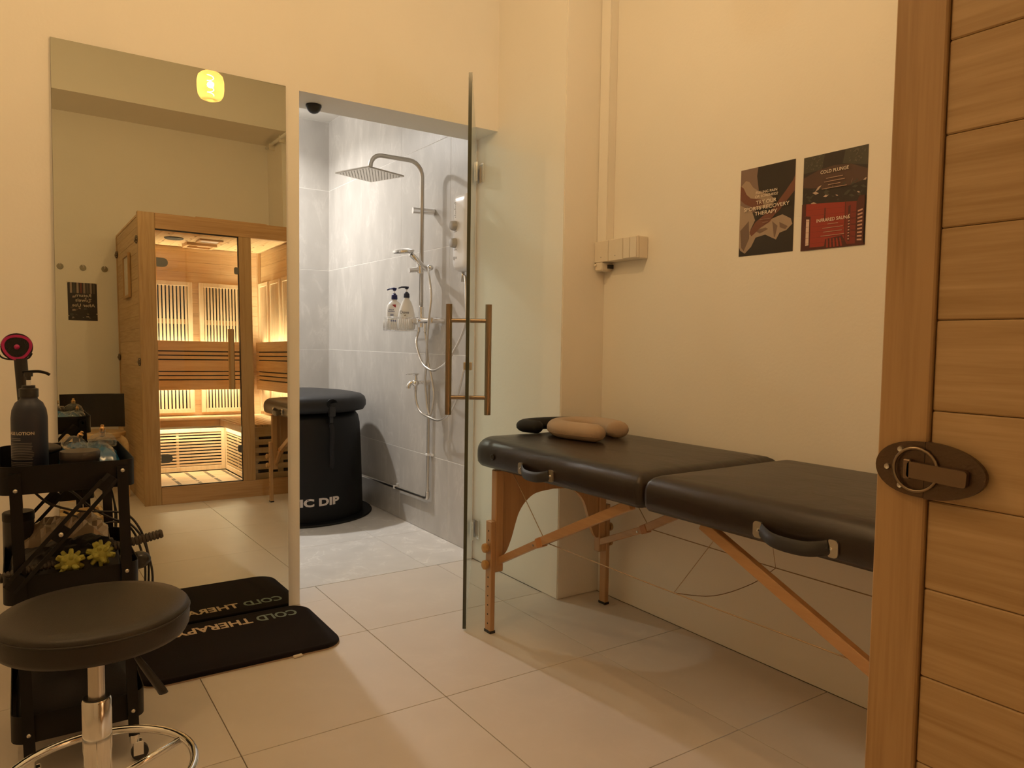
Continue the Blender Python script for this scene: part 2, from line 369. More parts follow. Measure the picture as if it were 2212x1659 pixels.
# shower room
bm = bmesh.new(); box(bm, XS+0.0007, XS+0.12, 3.10, 5.36, 0, 2.70); wsr = struct(finish(bm, 'wall_shower_right', WGROUT))
bm = bmesh.new(); box(bm, 0.4, XS+0.12, 5.2307, 5.36, 0, 2.70); wsb = struct(finish(bm, 'wall_shower_back', WGROUT))
bm = bmesh.new(); box(bm, 0.38, 0.4918, 3.10, 5.36, 0, 2.70); wsl = struct(finish(bm, 'wall_shower_left', WGROUT))
bm = bmesh.new(); box(bm, 0.4, XS+0.12, 3.10, 5.36, 2.632, 2.74); struct(finish(bm, 'ceiling_shower', PAINT_T))
zr = [0, 0.432, 1.0, 1.572, 2.145, 2.632]; yr = [3.10, 3.42, 4.015, 4.61, 5.238]
g = 0.0013
for a, b_ in zip(zr, zr[1:]):
    for c, d in zip(yr, yr[1:]):
        bm = bmesh.new(); box(bm, XS, XS+0.012, c+g*0.7, d-g*0.7, a+g, b_-g, 0.0006); finish(bm, 'wall_tile', WTILE, wsr)
        bm = bmesh.new(); box(bm, 0.48, 0.4925, c+g*0.7, d-g*0.7, a+g, b_-g, 0.0006); finish(bm, 'wall_tile', WTILE, wsl)
    for c, d in ((0.4925, 0.9), (0.9, 1.5), (1.5, XS)):
        bm = bmesh.new(); box(bm, c+g, d-g, 5.23, 5.242, a+g, b_-g, 0.0006); finish(bm, 'wall_tile', WTILE, wsb)
# white door-stop trim on the pier at the back of the opening
bm = bmesh.new(); box(bm, XC-0.034, XC, 3.068, 3.10, 0, 2.036, 0.002); struct(finish(bm, 'trim_2', WHITEP))

# ================================================================== GLASS DOOR
hx, hy, ex, ey = 1.826, 3.052, 1.356, 2.304
dvec = Vector((ex-hx, ey-hy, 0)); DL = dvec.length; dvec.normalize(); dn = Vector((-dvec.y, dvec.x, 0))   # dn points to -x side?
door = bpy.data.objects.new('door_1', None); C.objects.link(door); door.location = (hx, hy, 0); struct(door)
Md = Matrix(((dvec.x, dn.x, 0, 0), (dvec.y, dn.y, 0, 0), (0, 0, 1, 0), (0, 0, 0, 1)))
bm = bmesh.new(); box(bm, 0.006, DL, -0.006, 0.006, 0.008, 2.026, 0.001, M=Md); finish(bm, 'glass_pane', GLASS_D, door)
EDGE = mat('glass_edge_green', (0.05, 0.055, 0.035), 0.25)
bm = bmesh.new(); box(bm, DL-0.0005, DL+0.0015, -0.0064, 0.0064, 0.008, 2.026, 0.0004, M=Md); finish(bm, 'glass_edge', EDGE, door)
for z in (1.87, 0.157):
    bm = bmesh.new()
    box(bm, -0.004, 0.055, -0.014, -0.006, z-0.045, z+0.045, 0.002, M=Md); box(bm, -0.004, 0.055, 0.006, 0.014, z-0.045, z+0.045, 0.002, M=Md)
    hg = finish(bm, 'hinge', CHROME, door)
    bm = bmesh.new(); cyl(bm, (-0.004, 0, z-0.03), (-0.004, 0, z+0.03), 0.008, n=14); bmesh.ops.transform(bm, matrix=Md, verts=bm.verts); finish(bm, 'hinge_pin', CHROME, hg, True, auto=40)
    bm = bmesh.new(); box(bm, XC-0.006-hx, XC-0.001-hx, -0.045, 0.05, z-0.045, z+0.045, 0.001); finish(bm, 'hinge_plate', CHROME, hg)
hs = DL-0.125
for s in (-1, 1):
    bm = bmesh.new(); cyl(bm, (hs, s*0.075, 0.792), (hs, s*0.075, 1.212), 0.0125, n=20)
    for z in (0.858, 1.150): cyl(bm, (hs, 0.0, z), (hs, s*0.075, z), 0.008, n=16)
    bmesh.ops.transform(bm, matrix=Md, verts=bm.verts); finish(bm, 'pull_handle', BRONZE, door, True, auto=40)
bm = bmesh.new()
for s in (-1, 1):
    box(bm, hs+0.045, hs+0.075, s*0.005, s*0.016, 0.965, 0.995, 0.002, M=Md)
finish(bm, 'door_stop', STEEL, door)

# ================================================================== MIRROR
def mir_y(x, z): return 2.8638+0.0109*z+0.0046*(x-0.5)+0.0035*(x-0.5)*(z-1)
mm_ = bpy.data.materials.new('mirror_silver'); mm_.use_nodes = True; nt = mm_.node_tree; nt.nodes.clear()
o_ = nt.nodes.new('ShaderNodeOutputMaterial'); gl = nt.nodes.new('ShaderNodeBsdfGlossy'); gl.inputs['Roughness'].default_value = 0.0; gl.inputs[0].default_value = (0.72, 0.735, 0.63, 1)
nt.links.new(gl.outputs[0], o_.inputs[0])
mirror = thing('wall_mirror', 'tall frameless mirror leaning on the wall left of the shower doorway', 'mirror', (0.493, 2.87, 0))
nx, nz = 16, 32; bm = bmesh.new(); G = []
for j in range(nz+1):
    G.append([bm.verts.new((x-0.493, mir_y(x, z)-2.87, z)) for x in [0.109+0.768*i/nx for i in range(nx+1)] for z in [0.002+2.04*j/nz]])
for j in range(nz):
    for i in range(nx): bm.faces.new((G[j][i], G[j][i+1], G[j+1][i+1], G[j+1][i]))
me = bpy.data.meshes.new('mirror_glass'); bm.to_mesh(me); bm.free(); me.materials.append(mm_)
for p in me.polygons: p.use_smooth = True
link(bpy.data.objects.new('mirror_glass', me), mirror)
bm = bmesh.new(); R_ = []
for yo in (0.0025, 0.0060):
    R_.append([(x-0.493, mir_y(x, z)-2.87+yo, z) for x, z in [(0.1085, 0.001), (0.8775, 0.001)] + [(0.8775, 2.0425*k/8) for k in range(1, 9)] + [(0.1085, 2.0425)] + [(0.1085, 2.0425*k/8) for k in range(7, 0, -1)]])
stack(bm, R_); finish(bm, 'mirror_backing', mat('mirror_edge', (0.10, 0.085, 0.05), 0.4), mirror)

# ================================================================== SAUNA
SX0, SX1, SY0, SY1, SZ = 0.697, 1.86, -0.755, 0.392, 1.942
sauna = thing('infrared_sauna', 'pale wooden infrared sauna cabin with glass door and lit slatted interior', 'sauna', (SX0, SY1, 0))
def sp(name, m, boxes, parent=None, bev=0.0015, smooth=False):
    bm = bmesh.new()
    for b_ in boxes: box(bm, b_[0]-SX0, b_[1]-SX0, b_[2]-SY1, b_[3]-SY1, b_[4], b_[5], bev)
    return finish(bm, name, m, parent or sauna)
yf = SY1-0.047
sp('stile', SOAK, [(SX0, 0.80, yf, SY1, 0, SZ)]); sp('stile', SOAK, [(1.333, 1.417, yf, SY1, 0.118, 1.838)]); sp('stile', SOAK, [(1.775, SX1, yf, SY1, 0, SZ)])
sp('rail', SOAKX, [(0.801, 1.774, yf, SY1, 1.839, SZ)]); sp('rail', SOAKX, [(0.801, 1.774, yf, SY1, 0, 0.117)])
sp('corner_post', SOAK, [(SX0, SX0+0.045, SY0, SY0+0.045, 0, SZ-0.03)]); sp('corner_post', SOAK, [(SX1-0.045, SX1, SY0, SY0+0.045, 0, SZ-0.03)])
base = 0.011
zs = [0.0]+[base+0.0835*k for k in range(1, 23)]+[SZ-0.03]
for a, b_ in zip(zs, zs[1:]):
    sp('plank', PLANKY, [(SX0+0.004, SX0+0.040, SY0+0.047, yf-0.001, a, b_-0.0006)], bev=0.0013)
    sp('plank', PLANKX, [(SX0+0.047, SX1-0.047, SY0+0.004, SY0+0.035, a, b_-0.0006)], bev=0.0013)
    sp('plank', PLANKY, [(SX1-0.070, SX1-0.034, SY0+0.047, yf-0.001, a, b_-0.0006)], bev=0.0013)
# roof and ceiling boards
sp('roof_panel', PLANKX, [(SX0+0.002, SX1-0.002, SY0, yf-0.001, SZ-0.028, SZ-0.012)])
x = SX0+0.042
while x < SX1-0.075:
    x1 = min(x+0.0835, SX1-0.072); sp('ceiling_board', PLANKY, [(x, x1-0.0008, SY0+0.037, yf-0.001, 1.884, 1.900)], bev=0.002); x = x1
sp('roof_vent_box', SOAKX, [(1.09, 1.58, 0.05, 0.22, SZ-0.012, SZ+0.035)])
sp('corner_trim', PLANKZ, [(1.762, 1.788, -0.722, -0.696, 0.5, 1.883)])
# ceiling fittings
bm = bmesh.new(); lathe(bm, [(0, 0), (0.058, 0), (0.066, 0.004), (0.068, 0.010), (0, 0.010)], (1.03-SX0, -0.26-SY1, 1.873), 28); finish(bm, 'speaker_grille', mat('speaker_black', (0.03, 0.028, 0.025), 0.6), sauna, True, auto=40)
sp('reading_lamp', mat('lamp_panel', (0.62, 0.55, 0.52), 0.4), [(1.215, 1.345, -0.30, -0.19, 1.876, 1.884)])
sp('lamp_frame', SOAKX, [(1.195, 1.365, -0.325, -0.30, 1.872, 1.884), (1.195, 1.365, -0.19, -0.165, 1.872, 1.884), (1.195, 1.215, -0.30, -0.19, 1.872, 1.884), (1.345, 1.365, -0.30, -0.19, 1.872, 1.884)])
sp('air_vent', SOAKX, [(1.145, 1.37, -0.585, -0.56, 1.86, 1.884), (1.145, 1.37, -0.42, -0.395, 1.86, 1.884), (1.145, 1.17, -0.56, -0.42, 1.86, 1.884), (1.345, 1.37, -0.56, -0.42, 1.86, 1.884), (1.24, 1.345, -0.50, -0.475, 1.866, 1.884)])
bm = bmesh.new()
for hxp, hyp in [(0.967, -0.083), (0.979, -0.594), (0.989, -0.469), (1.131, -0.619), (1.133, -0.497), (1.136, -0.35), (1.143, -0.232), (1.148, -0.093), (1.40, -0.392), (1.42, -0.25), (1.45, -0.1), (1.40, -0.55), (1.56, -0.6), (1.6, -0.5), (1.64, -0.36), (1.68, -0.22), (1.7, -0.62), (1.55, -0.2), (0.86, -0.3), (0.86, -0.55)]:
    lathe(bm, [(0, 0), (0.007, 0), (0.009, 0.003), (0, 0.004)], (hxp-SX0, hyp-SY1, 1.881), 8)
stuff(finish(bm, 'star_light', mat('star_led', (0.30, 0.2, 0.12), 0.4), sauna))
# heater panels: frame, black element, slats
def heater(ax, a0, a1, z0, z1, plane, nsl, fine=False, mid=True):
    """ax 'x' = on the rear wall, 'y' = on the right wall; plane is the wall face"""
    fr = 0.034 if not fine else 0.03
    def bb(p0, p1, d0, d1, q0, q1):
        return (p0, p1, plane+d0, plane+d1, q0, q1) if ax == 'x' else (plane-d1, plane-d0, p0, p1, q0, q1)
    hp = sp('heater_panel', PLANKZ, [bb(a0, a0+fr, 0, 0.03, z0, z1), bb(a1-fr, a1, 0, 0.03, z0, z1), bb(a0+fr, a1-fr, 0, 0.03, z1-fr, z1), bb(a0+fr, a1-fr, 0, 0.03, z0, z0+fr)])
    sp('heater_element', DARK, [bb(a0+fr, a1-fr, 0.0005, 0.004, z0+fr, z1-fr)], hp, 0)
    n = nsl; wdt = (a1-a0-2*fr)/n; k = 0.6 if not fine else 0.45
    for i in range(n):
        c = a0+fr+wdt*(i+0.5); sp('slat', PLANKZ, [bb(c-wdt*k/2, c+wdt*k/2, 0.012, 0.024, z0+fr, z1-fr)], hp, 0.001)
    if mid: sp('cross_bar', PLANKX, [bb(a0+fr, a1-fr, 0.006, 0.0118, (z0+z1)/2+0.19, (z0+z1)/2+0.23)], hp, 0)
    return hp
yb = SY0+0.035; xr_ = SX1-0.07
heater('x', 0.89, 1.233, 0.535, 1.60, yb, 10); heater('x', 1.287, 1.63, 0.535, 1.60, yb, 11)
heater('y', -0.68, -0.42, 0.535, 1.62, xr_, 13, True, False); heater('y', -0.37, -0.11, 0.535, 1.62, xr_, 13, True, False); heater('y', -0.05, 0.21, 0.535, 1.62, xr_, 13, True, False)
# backrests
BR = [(1.042, 1.12), (1.008, 1.032), (0.974, 0.999), (0.878, 0.965), (0.845, 0.869), (0.811, 0.836), (0.7245, 0.802)]
for a, b_ in BR:
    sp('backrest_board', PLANKX, [(SX0+0.05, 1.70, -0.655, -0.635, a, b_)], bev=0.003)
    sp('backrest_board', PLANKY, [(1.715, 1.735, -0.625, 0.32, a, b_)], bev=0.003)
sp('backrest_slit_shade', DARK, [(SX0+0.06, 1.69, -0.6575, -0.6560, 0.80, 1.045), (1.7362, 1.7375, -0.615, 0.31, 0.80, 1.045)], bev=0)  # dark sheets that paint shade into the backrest slits
sp('backrest_bracket', PLANKZ, [(q, q+0.03, yb+0.03, -0.658, 0.73, 1.11) for q in (0.80, 1.245, 1.64)])
sp('backrest_bracket', PLANKZ, [(1.738, xr_-0.031, q, q+0.03, 0.73, 1.11) for q in (-0.60, -0.40, 0.25)])
# benches
sp('bench_fascia', SOAKX, [(SX0+0.042, 1.36, -0.335, -0.315, 0.455, 0.503)]); sp('bench_fascia', SOAK, [(1.34, 1.36, -0.314, yf-0.012, 0.455, 0.503)])
sp('bench_board', PLANKX, [(SX0+0.042, 1.785, q, q+0.052, 0.49, 0.508) for q in (-0.37, -0.428, -0.486, -0.544, -0.602, -0.66, -0.715)], bev=0.002)
sp('bench_board', PLANKY, [(q, q+0.036, -0.312, yf-0.012, 0.49, 0.508) for q in (1.362, 1.404, 1.446, 1.488, 1.53, 1.572, 1.614, 1.656, 1.698, 1.74)], bev=0.002)
def grille(ax, a0, a1, z0, z1, plane, n, stiles):
    def bb(p0, p1, d0, d1, q0, q1):
        return (p0, p1, plane+d0, plane+d1, q0, q1) if ax == 'x' else (plane-d1, plane-d0, p0, p1, q0, q1)
    gp = sp('bench_grille', PLANKZ, [bb(a0, a0+0.022, 0, 0.02, z0, z1), bb(a1-0.03, a1, 0, 0.02, z0, z1), bb(a0+0.022, a1-0.03, 0, 0.02, z1-0.03, z1), bb(a0+0.022, a1-0.03, 0, 0.02, z0, z0+0.035)]+[bb(s-0.01, s+0.01, -0.002, 0.0115, z0+0.035, z1-0.03) for s in stiles])
    sp('heater_element', DARK, [bb(a0, a1, -0.012, -0.006, z0, z1)], gp, 0)
    h = (z1-z0-0.065)/n
    for i in range(n):
        c = z0+0.035+h*(i+0.5); sp('slat', PLANKX if ax == 'x' else PLANKY, [bb(a0+0.022, a1-0.03, 0.004, 0.014, c-h*0.3, c+h*0.3)], gp, 0.001)
grille('x', SX0+0.044, 1.385, 0.105, 0.435, -0.372, 11, [0.945+0.09])
grille('y', -0.350, yf-0.03, 0.105, 0.435, 1.405, 11, [0.0])
# end panel behind the fixed pane
for a, b_ in ((0.115, 0.155), (0.181, 0.221), (0.241, 0.281), (0.301, 0.341), (0.361, 0.40), (0.42, 0.488)):
    sp('end_board', PLANKX, [(1.41, 1.785, yf-0.030, yf-0.014, a, b_)])
sp('end_backing', DARK, [(1.47, 1.78, yf-0.05, yf-0.044, 0.11, 0.485)], bev=0); sp('end_post', PLANKZ, [(1.41, 1.455, yf-0.043, yf-0.031, 0.11, 0.485), (1.60, 1.64, yf-0.043, yf-0.031, 0.11, 0.485)])
# floor slats with dark slots
yy = -0.345
while yy < yf-0.04:
    bx = []; xx = SX0+0.045; k = 0
    sp('floor_slat', PLANKX, [(SX0+0.045, 1.38, yy, yy+0.030, 0.088, 0.100)], bev=0.0012); yy += 0.0345
bm = bmesh.new(); yy = -0.34
rnd = random.Random(3)
while yy < yf-0.06:
    for k in range(5):
        if rnd.random() < 0.92: box(bm, 0.80+0.135*k-SX0, 0.823+0.135*k-SX0, yy+0.023-SY1, yy+0.040-SY1, 0.095, 0.1012)
    yy += 0.0345
stuff(finish(bm, 'floor_slot', DARK, sauna))
sp('floor_tray', DARK, [(SX0+0.042, 1.79, SY0+0.04, yf-0.002, 0.06, 0.082)], bev=0)
# glass door and fixed pane
gd = sp('glass_door', GLASS_S, [(0.806, 1.327, SY1-0.020, SY1-0.012, 0.124, 1.832)], bev=0)
bm = bmesh.new()
for (a, b_) in (((0.803, 1.330), (1.832, 1.8385)), ((0.803, 1.330), (0.117, 0.123))): box(bm, a[0]-SX0, a[1]-SX0, -0.024, -0.010, b_[0], b_[1])
box(bm, 1.3275-SX0, 1.3325-SX0, -0.024, -0.010, 0.117, 1.8385); finish(bm, 'door_seal', BLACKP, sauna)
sp('fixed_pane', GLASS_S, [(1.418, 1.774, SY1-0.024, SY1-0.018, 0.118, 1.838)], bev=0)
SHD = mat('hinge_grey', (0.20, 0.19, 0.17), 0.4, 0.8)
for z in (1.62, 0.31):
    bm = bmesh.new(); prism(bm, [(0.004, -0.03), (0.045, -0.03)]+[(0.045+0.03*math.sin(a*PI/8), -0.03*math.cos(a*PI/8)) for a in range(1, 8)]+[(0.045, 0.03), (0.004, 0.03)], 0, 0.008, M=basis((0.80-SX0, -0.0115, z), (1, 0, 0), (0, 0, 1)) @ Matrix.Diagonal((1, 1, -1, 1)))
    finish(bm, 'door_hinge', SHD, sauna)
for z in (1.60, 0.35):
    bm = bmesh.new(); prism(bm, rrect(-0.018, 0.016, -0.025, 0.025, 0.012), 0, 0.007, M=basis((1.318-SX0, -0.0115, z), (1, 0, 0), (0, 0, 1)) @ Matrix.Diagonal((1, 1, -1, 1)))
    finish(bm, 'door_catch', SHD, sauna)
bm = bmesh.new(); prism(bm, [(-0.019, 0), (0.019, 0), (0.019, 0.018), (0.010, 0.034), (-0.010, 0.034), (-0.019, 0.018)], 0.77, 1.19, M=Matrix.Translation((1.268-SX0, -0.011, 0)))
finish(bm, 'door_handle', SOAK, sauna)
# latches joining the wall panels (outside, left side and its rear edge)
def latch(y, z, nm='latch'):
    M = basis((SX0-0.001, y, z), (0, -1, 0), (0, 0, 1))      # local x runs towards the rear, local z outwards (-x)
    M = Matrix.Translation((-SX0, -SY1, 0)) @ M
    bm = bmesh.new()
    A = [(0, -0.026)]+[(-0.046*math.sin(a*PI/20)**0.8, -0.026*math.cos(a*PI/20)) for a in range(1, 20)]+[(0, 0.026)]; A = A[::-1]
    Bp = [(0.0012, -0.0265)]+[(0.053*math.sin(a*PI/24), -0.0265*math.cos(a*PI/24)) for a in range(1, 24)]+[(0.0012, 0.0265)]
    prism(bm, A, 0, 0.004, M=M); prism(bm, Bp, 0, 0.0055, M=M)
    o = finish(bm, nm, DBRONZE, sauna)
    bm = bmesh.new(); tube(bm, [M @ Vector((0.020*math.cos(t*PI/12)-0.006, 0.020*math.sin(t*PI/12), 0.008)) for t in range(24)], 0.0015, 8, closed=True)
    finish(bm, 'ring', BRONZE, o, True)
    bm = bmesh.new(); prism(bm, rrect(-0.012, 0.040, -0.008, 0.007, 0.003), 0.006, 0.012, M=M @ Matrix.Rotation(-0.05, 4, 'Z')); box(bm, -0.016, -0.009, -0.009, 0.009, 0.004, 0.012, 0.001, M=M)
    finish(bm, 'lever', mat('latch_lever', (0.22, 0.15, 0.10), 0.35, 0.9), o)
    bm = bmesh.new()
    for px_, pz_ in ((-0.034, -0.001), (-0.022, 0.017), (-0.021, -0.017)): lathe(bm, [(0, 0.004), (0.0032, 0.004), (0.0025, 0.0062), (0.001, 0.0055), (0, 0.0055)], (0, 0, 0), 12, M=M @ Matrix.Translation((px_, pz_, 0)))
    finish(bm, 'screw', STEEL, o, True, auto=40)
latch(0.3445, 0.958); latch(0.3445, 1.762); latch(SY0+0.052, 0.985); latch(SY0+0.052, 1.775)
# led strips (they give off light)
LED = emitter('led_strip', SAUNA_RGB, 25*SAUNA_K)
sp('led_strip', LED, [(SX0+0.08, 1.68, -0.664, -0.6565, 1.100, 1.104), (SX0+0.08, 1.68, -0.664, -0.6565, 0.735, 0.739)], bev=0)
sp('led_strip', LED, [(1.737, 1.744, -0.60, 0.30, 1.100, 1.104), (1.737, 1.744, -0.60, 0.30, 0.735, 0.739)], bev=0)
sp('led_strip', LED, [(SX0+0.05, 1.34, -0.345, -0.338, 0.458, 0.462)], bev=0)
lamp('sauna_light', 'AREA', (1.21, -0.672, 1.085), 13*SAUNA_K, SAUNA_RGB, 0.93, 0.02, (PI, 0, 0))
lamp('sauna_light', 'AREA', (1.21, -0.672, 0.755), 8.0*SAUNA_K, SAUNA_RGB, 0.93, 0.02, (0, 0, 0))
lamp('sauna_light', 'AREA', (1.748, -0.15, 1.085), 12*SAUNA_K, SAUNA_RGB, 0.02, 0.9, (PI, 0, 0))
lamp('sauna_light', 'AREA', (1.748, -0.15, 0.755), 5.5*SAUNA_K, SAUNA_RGB, 0.02, 0.9, (0, 0, 0))
lamp('sauna_light', 'AREA', (1.05, -0.330, 0.45), 1.5*SAUNA_K, SAUNA_RGB, 0.58, 0.015, (0, 0, 0))
lamp('sauna_light', 'AREA', (1.355, 0.0, 0.45), 1.0*SAUNA_K, SAUNA_RGB, 0.015, 0.58, (0, 0, 0))

# framed notice on the sauna side
tf = thing('framed_notice', 'narrow wood-framed notice hung on the left side of the sauna', 'frame', (SX0+0.002, -0.135, 1.56))
bm = bmesh.new(); box(bm, -0.018, 0, -0.145, -0.125, -0.155, 0.155, 0.002); box(bm, -0.018, 0, 0.125, 0.145, -0.155, 0.155, 0.002); box(bm, -0.018, 0, -0.125, 0.125, 0.135, 0.155, 0.002); box(bm, -0.018, 0, -0.125, 0.125, -0.155, -0.135, 0.002)
finish(bm, 'frame', SOAK, tf); bm = bmesh.new(); box(bm, -0.008, -0.002, -0.126, 0.126, -0.136, 0.136); finish(bm, 'notice_sheet', mat('notice', (0.60, 0.55, 0.50), 0.5, var=0.12, vscale=30), tf)

# ================================================================== MASSAGE TABLE
TX, TY, TR = 1.418, 2.272, 0.012
table = thing('massage_table', 'folding massage table with dark leather top on beech legs', 'table', (TX, TY, 0), TR)
# local frame: x across (0 = camera-side leg face), y towards the shower, z up
def tp(bm, name, m, smooth=False, auto=35, parent=None): return finish(bm, name, m, parent or table, smooth, auto=auto if smooth else None)
def cushion(y0, y1, rad, seed):
    bm = bmesh.new(); xa, xb = -0.022, 0.618; z0, z1, rr_ = 0.618, 0.716, 0.048
    levels = [(0.012, z0), (0.002, z0+0.012), (0.0, z0+0.03), (0.0, z1-rr_)]
    for t in (18, 36, 54, 72, 90): a = math.radians(t); levels.append((rr_*(1-math.cos(a)), z1-rr_+rr_*math.sin(a)))
    levels += [(0.10, z1+0.004), (0.18, z1+0.007), (0.26, z1+0.008)]
    rings = []
    for d, z in levels:
        rr2 = [max(q-d, 0.012 if d < 0.1 else 0.02) for q in rad]
        rings.append([(px, py, z+0.0016*math.sin(px*23+seed)*math.sin(py*17+seed)*(1 if z > z1-0.02 else 0)) for px, py in rrect(xa+d, xb-d, y0+d, y1-d, rr2, 7)])
    stack(bm, rings); return tp(bm, 'cushion', LEATHER, True, 180)
SEAM = -0.822
cushion(SEAM+0.001, 0.098, [0.11, 0.11, 0.025, 0.025], 0); cushion(-1.742, SEAM-0.001, [0.025, 0.025, 0.11, 0.11], 2)
bm = bmesh.new(); box(bm, 0.045, 0.55, SEAM+0.03, 0.03, 0.606, 0.6175, 0.002); box(bm, 0.045, 0.55, -1.68, SEAM-0.03, 0.606, 0.6175, 0.002); tp(bm, 'deck', BEECHX)
def end_frame(yl, s):
    """s=+1: knobs on +y? end frame at yl, inner side towards -s"""
    W = 0.585
    for side in (0, 1):
        mx = (lambda v: v) if side == 0 else (lambda v: W-v)
        def bx(bm, x0, x1, y0, y1, z0, z1, bv=0.002):
            a, b_ = sorted((mx(x0), mx(x1))); box(bm, a, b_, *sorted((yl+s*y0, yl+s*y1)), z0, z1, bv)
        bm = bmesh.new(); bx(bm, 0.002, 0.022, -0.045, -0.008, 0.0, 0.416)
        lg = tp(bm, 'leg', BEECH)
        bm = bmesh.new()
        for k in range(11):
            z = 0.035+0.0345*k
            if 0.24 < z < 0.345: continue
            cyl(bm, (mx(0.0015), yl+s*-0.027, z), (mx(0.0025), yl+s*-0.027, z), 0.0032, n=10)
        stuff(tp(bm, 'adjust_hole', DARK, parent=lg))
        bm = bmesh.new(); bx(bm, 0.0, 0.024, -0.047, -0.006, 0.0, 0.010, 0.001); tp(bm, 'foot_cap', BLACKP, parent=lg)
        bm = bmesh.new(); bx(bm, 0.0225, 0.058, -0.043, -0.010, 0.225, 0.603, 0.003); tp(bm, 'leg_post', BEECH)
        for z in (0.318, 0.256):
            bm = bmesh.new(); lathe(bm, [(0, -0.0), (0.0075, 0.0), (0.008, 0.005), (0.0165, 0.007), (0.018, 0.013), (0.0165, 0.020), (0.012, 0.023), (0, 0.023)], (0, 0, 0), 14, M=basis((mx(0.002), yl-s*0.0265, z), (0, 1 if side == 0 else -1, 0), (0, 0, 1)) @ Matrix.Diagonal((1, 1, -1, 1)))
            tp(bm, 'knob', mat('oak_knob', (0.48, 0.28, 0.10), 0.35), True)
    # arched end panel
    pts = [(0.058, 0.603), (0.058, 0.290)]
    arch = [(0.064, 0.283), (0.080, 0.300), (0.100, 0.345), (0.118, 0.400), (0.135, 0.440), (0.165, 0.475), (0.21, 0.500), (0.2925, 0.508)]
    cm = [(v.x, v.y) for v in catmull([(a, b_, 0) for a, b_ in arch], 4)]
    poly = [(0.0585, 0.602), (0.0585, 0.285)]+cm+[(W-a, b_) for a, b_ in cm[-2::-1]]+[(W-0.0585, 0.285), (W-0.0585, 0.602)]
    bm = bmesh.new(); prism(bm, poly, -0.008, 0.008, M=basis((0, yl-s*0.0265, 0), (1, 0, 0), (0, 0, 1))); tp(bm, 'end_panel', BEECH)
end_frame(0.0, 1); end_frame(-1.645, -1)
# folding braces, both sides and both ends
def bar(bm, a, b_, w, t):
    a, b_ = Vector(a), Vector(b_); d = (b_-a); L = d.length; d.normalize(); side = Vector((1, 0, 0)); up = side.cross(d)
    M = Matrix(((side.x, d.x, up.x, a.x), (side.y, d.y, up.y, a.y), (side.z, d.z, up.z, a.z), (0, 0, 0, 1)))
    box(bm, -t/2, t/2, 0, L, -w/2, w/2, 0.002, M=M)
for side, xx in ((0, 0.046), (1, 0.539)):
    for s, yl in ((1, 0.0), (-1, -1.645)):
        fo = s < 0; j = (xx, yl-s*(0.150 if fo else 0.285), 0.372 if fo else (0.392 if side == 0 else 0.372)); a = (xx, yl-s*0.03, 0.262)
        top = (xx, yl-s*(0.66 if fo else 0.72), 0.606)
        bm = bmesh.new(); bar(bm, a, (j[0], j[1]-s*0.0, j[2]), 0.026, 0.018); tp(bm, 'brace', BEECHX)
        bm = bmesh.new(); bar(bm, (xx, j[1]+s*0.01, j[2]-0.004), top, 0.030, 0.022); tp(bm, 'brace', BEECHX)
        bm = bmesh.new(); bar(bm, (xx, j[1]+s*0.012, j[2]-0.006), (xx, j[1]-s*0.018, j[2]+0.008), 0.033, 0.026); tp(bm, 'brace_joint', mat('joint_wood', (0.45, 0.2, 0.06), 0.3))
        bm = bmesh.new(); cyl(bm, (xx-0.012, j[1]+s*0.03, j[2]-0.016), (xx+0.012, j[1]+s*0.03, j[2]-0.016), 0.004, n=10); tp(bm, 'bolt', STEEL)
        bm = bmesh.new(); tube(bm, [(xx+0.01, yl-s*0.10, 0.60), (xx, j[1]-s*0.02, j[2]+0.015), (xx, j[1]-s*0.05, j[2]+0.006)], 0.0016, 6); tp(bm, 'cable', mat('steel_cable', (0.38, 0.28, 0.18), 0.4, 0.8), True)
    zz = 0.398 if side == 0 else 0.378
    bm = bmesh.new(); tube(bm, [(xx, -0.31, zz), (xx, -0.82, zz-0.004), (xx, -1.47, zz)], 0.0019, 6); tp(bm, 'cable', MC['steel_cable'], True)
bm = bmesh.new(); tube(bm, catmull([(0.046, -0.89, 0.394), (0.20, -0.90, 0.36), (0.40, -0.88, 0.355), (0.539, -0.86, 0.374)], 5), 0.0013, 6); tp(bm, 'cable', MC['steel_cable'], True)
bm = bmesh.new(); tube(bm, [(0.046, -0.89, 0.394), (0.06, -1.04, 0.605)], 0.0010, 6); tp(bm, 'cable', MC['steel_cable'], True)
bm = bmesh.new(); tube(bm, [(0.539, -0.86, 0.374), (0.53, -0.82, 0.605)], 0.0010, 6); tp(bm, 'cable', MC['steel_cable'], True)
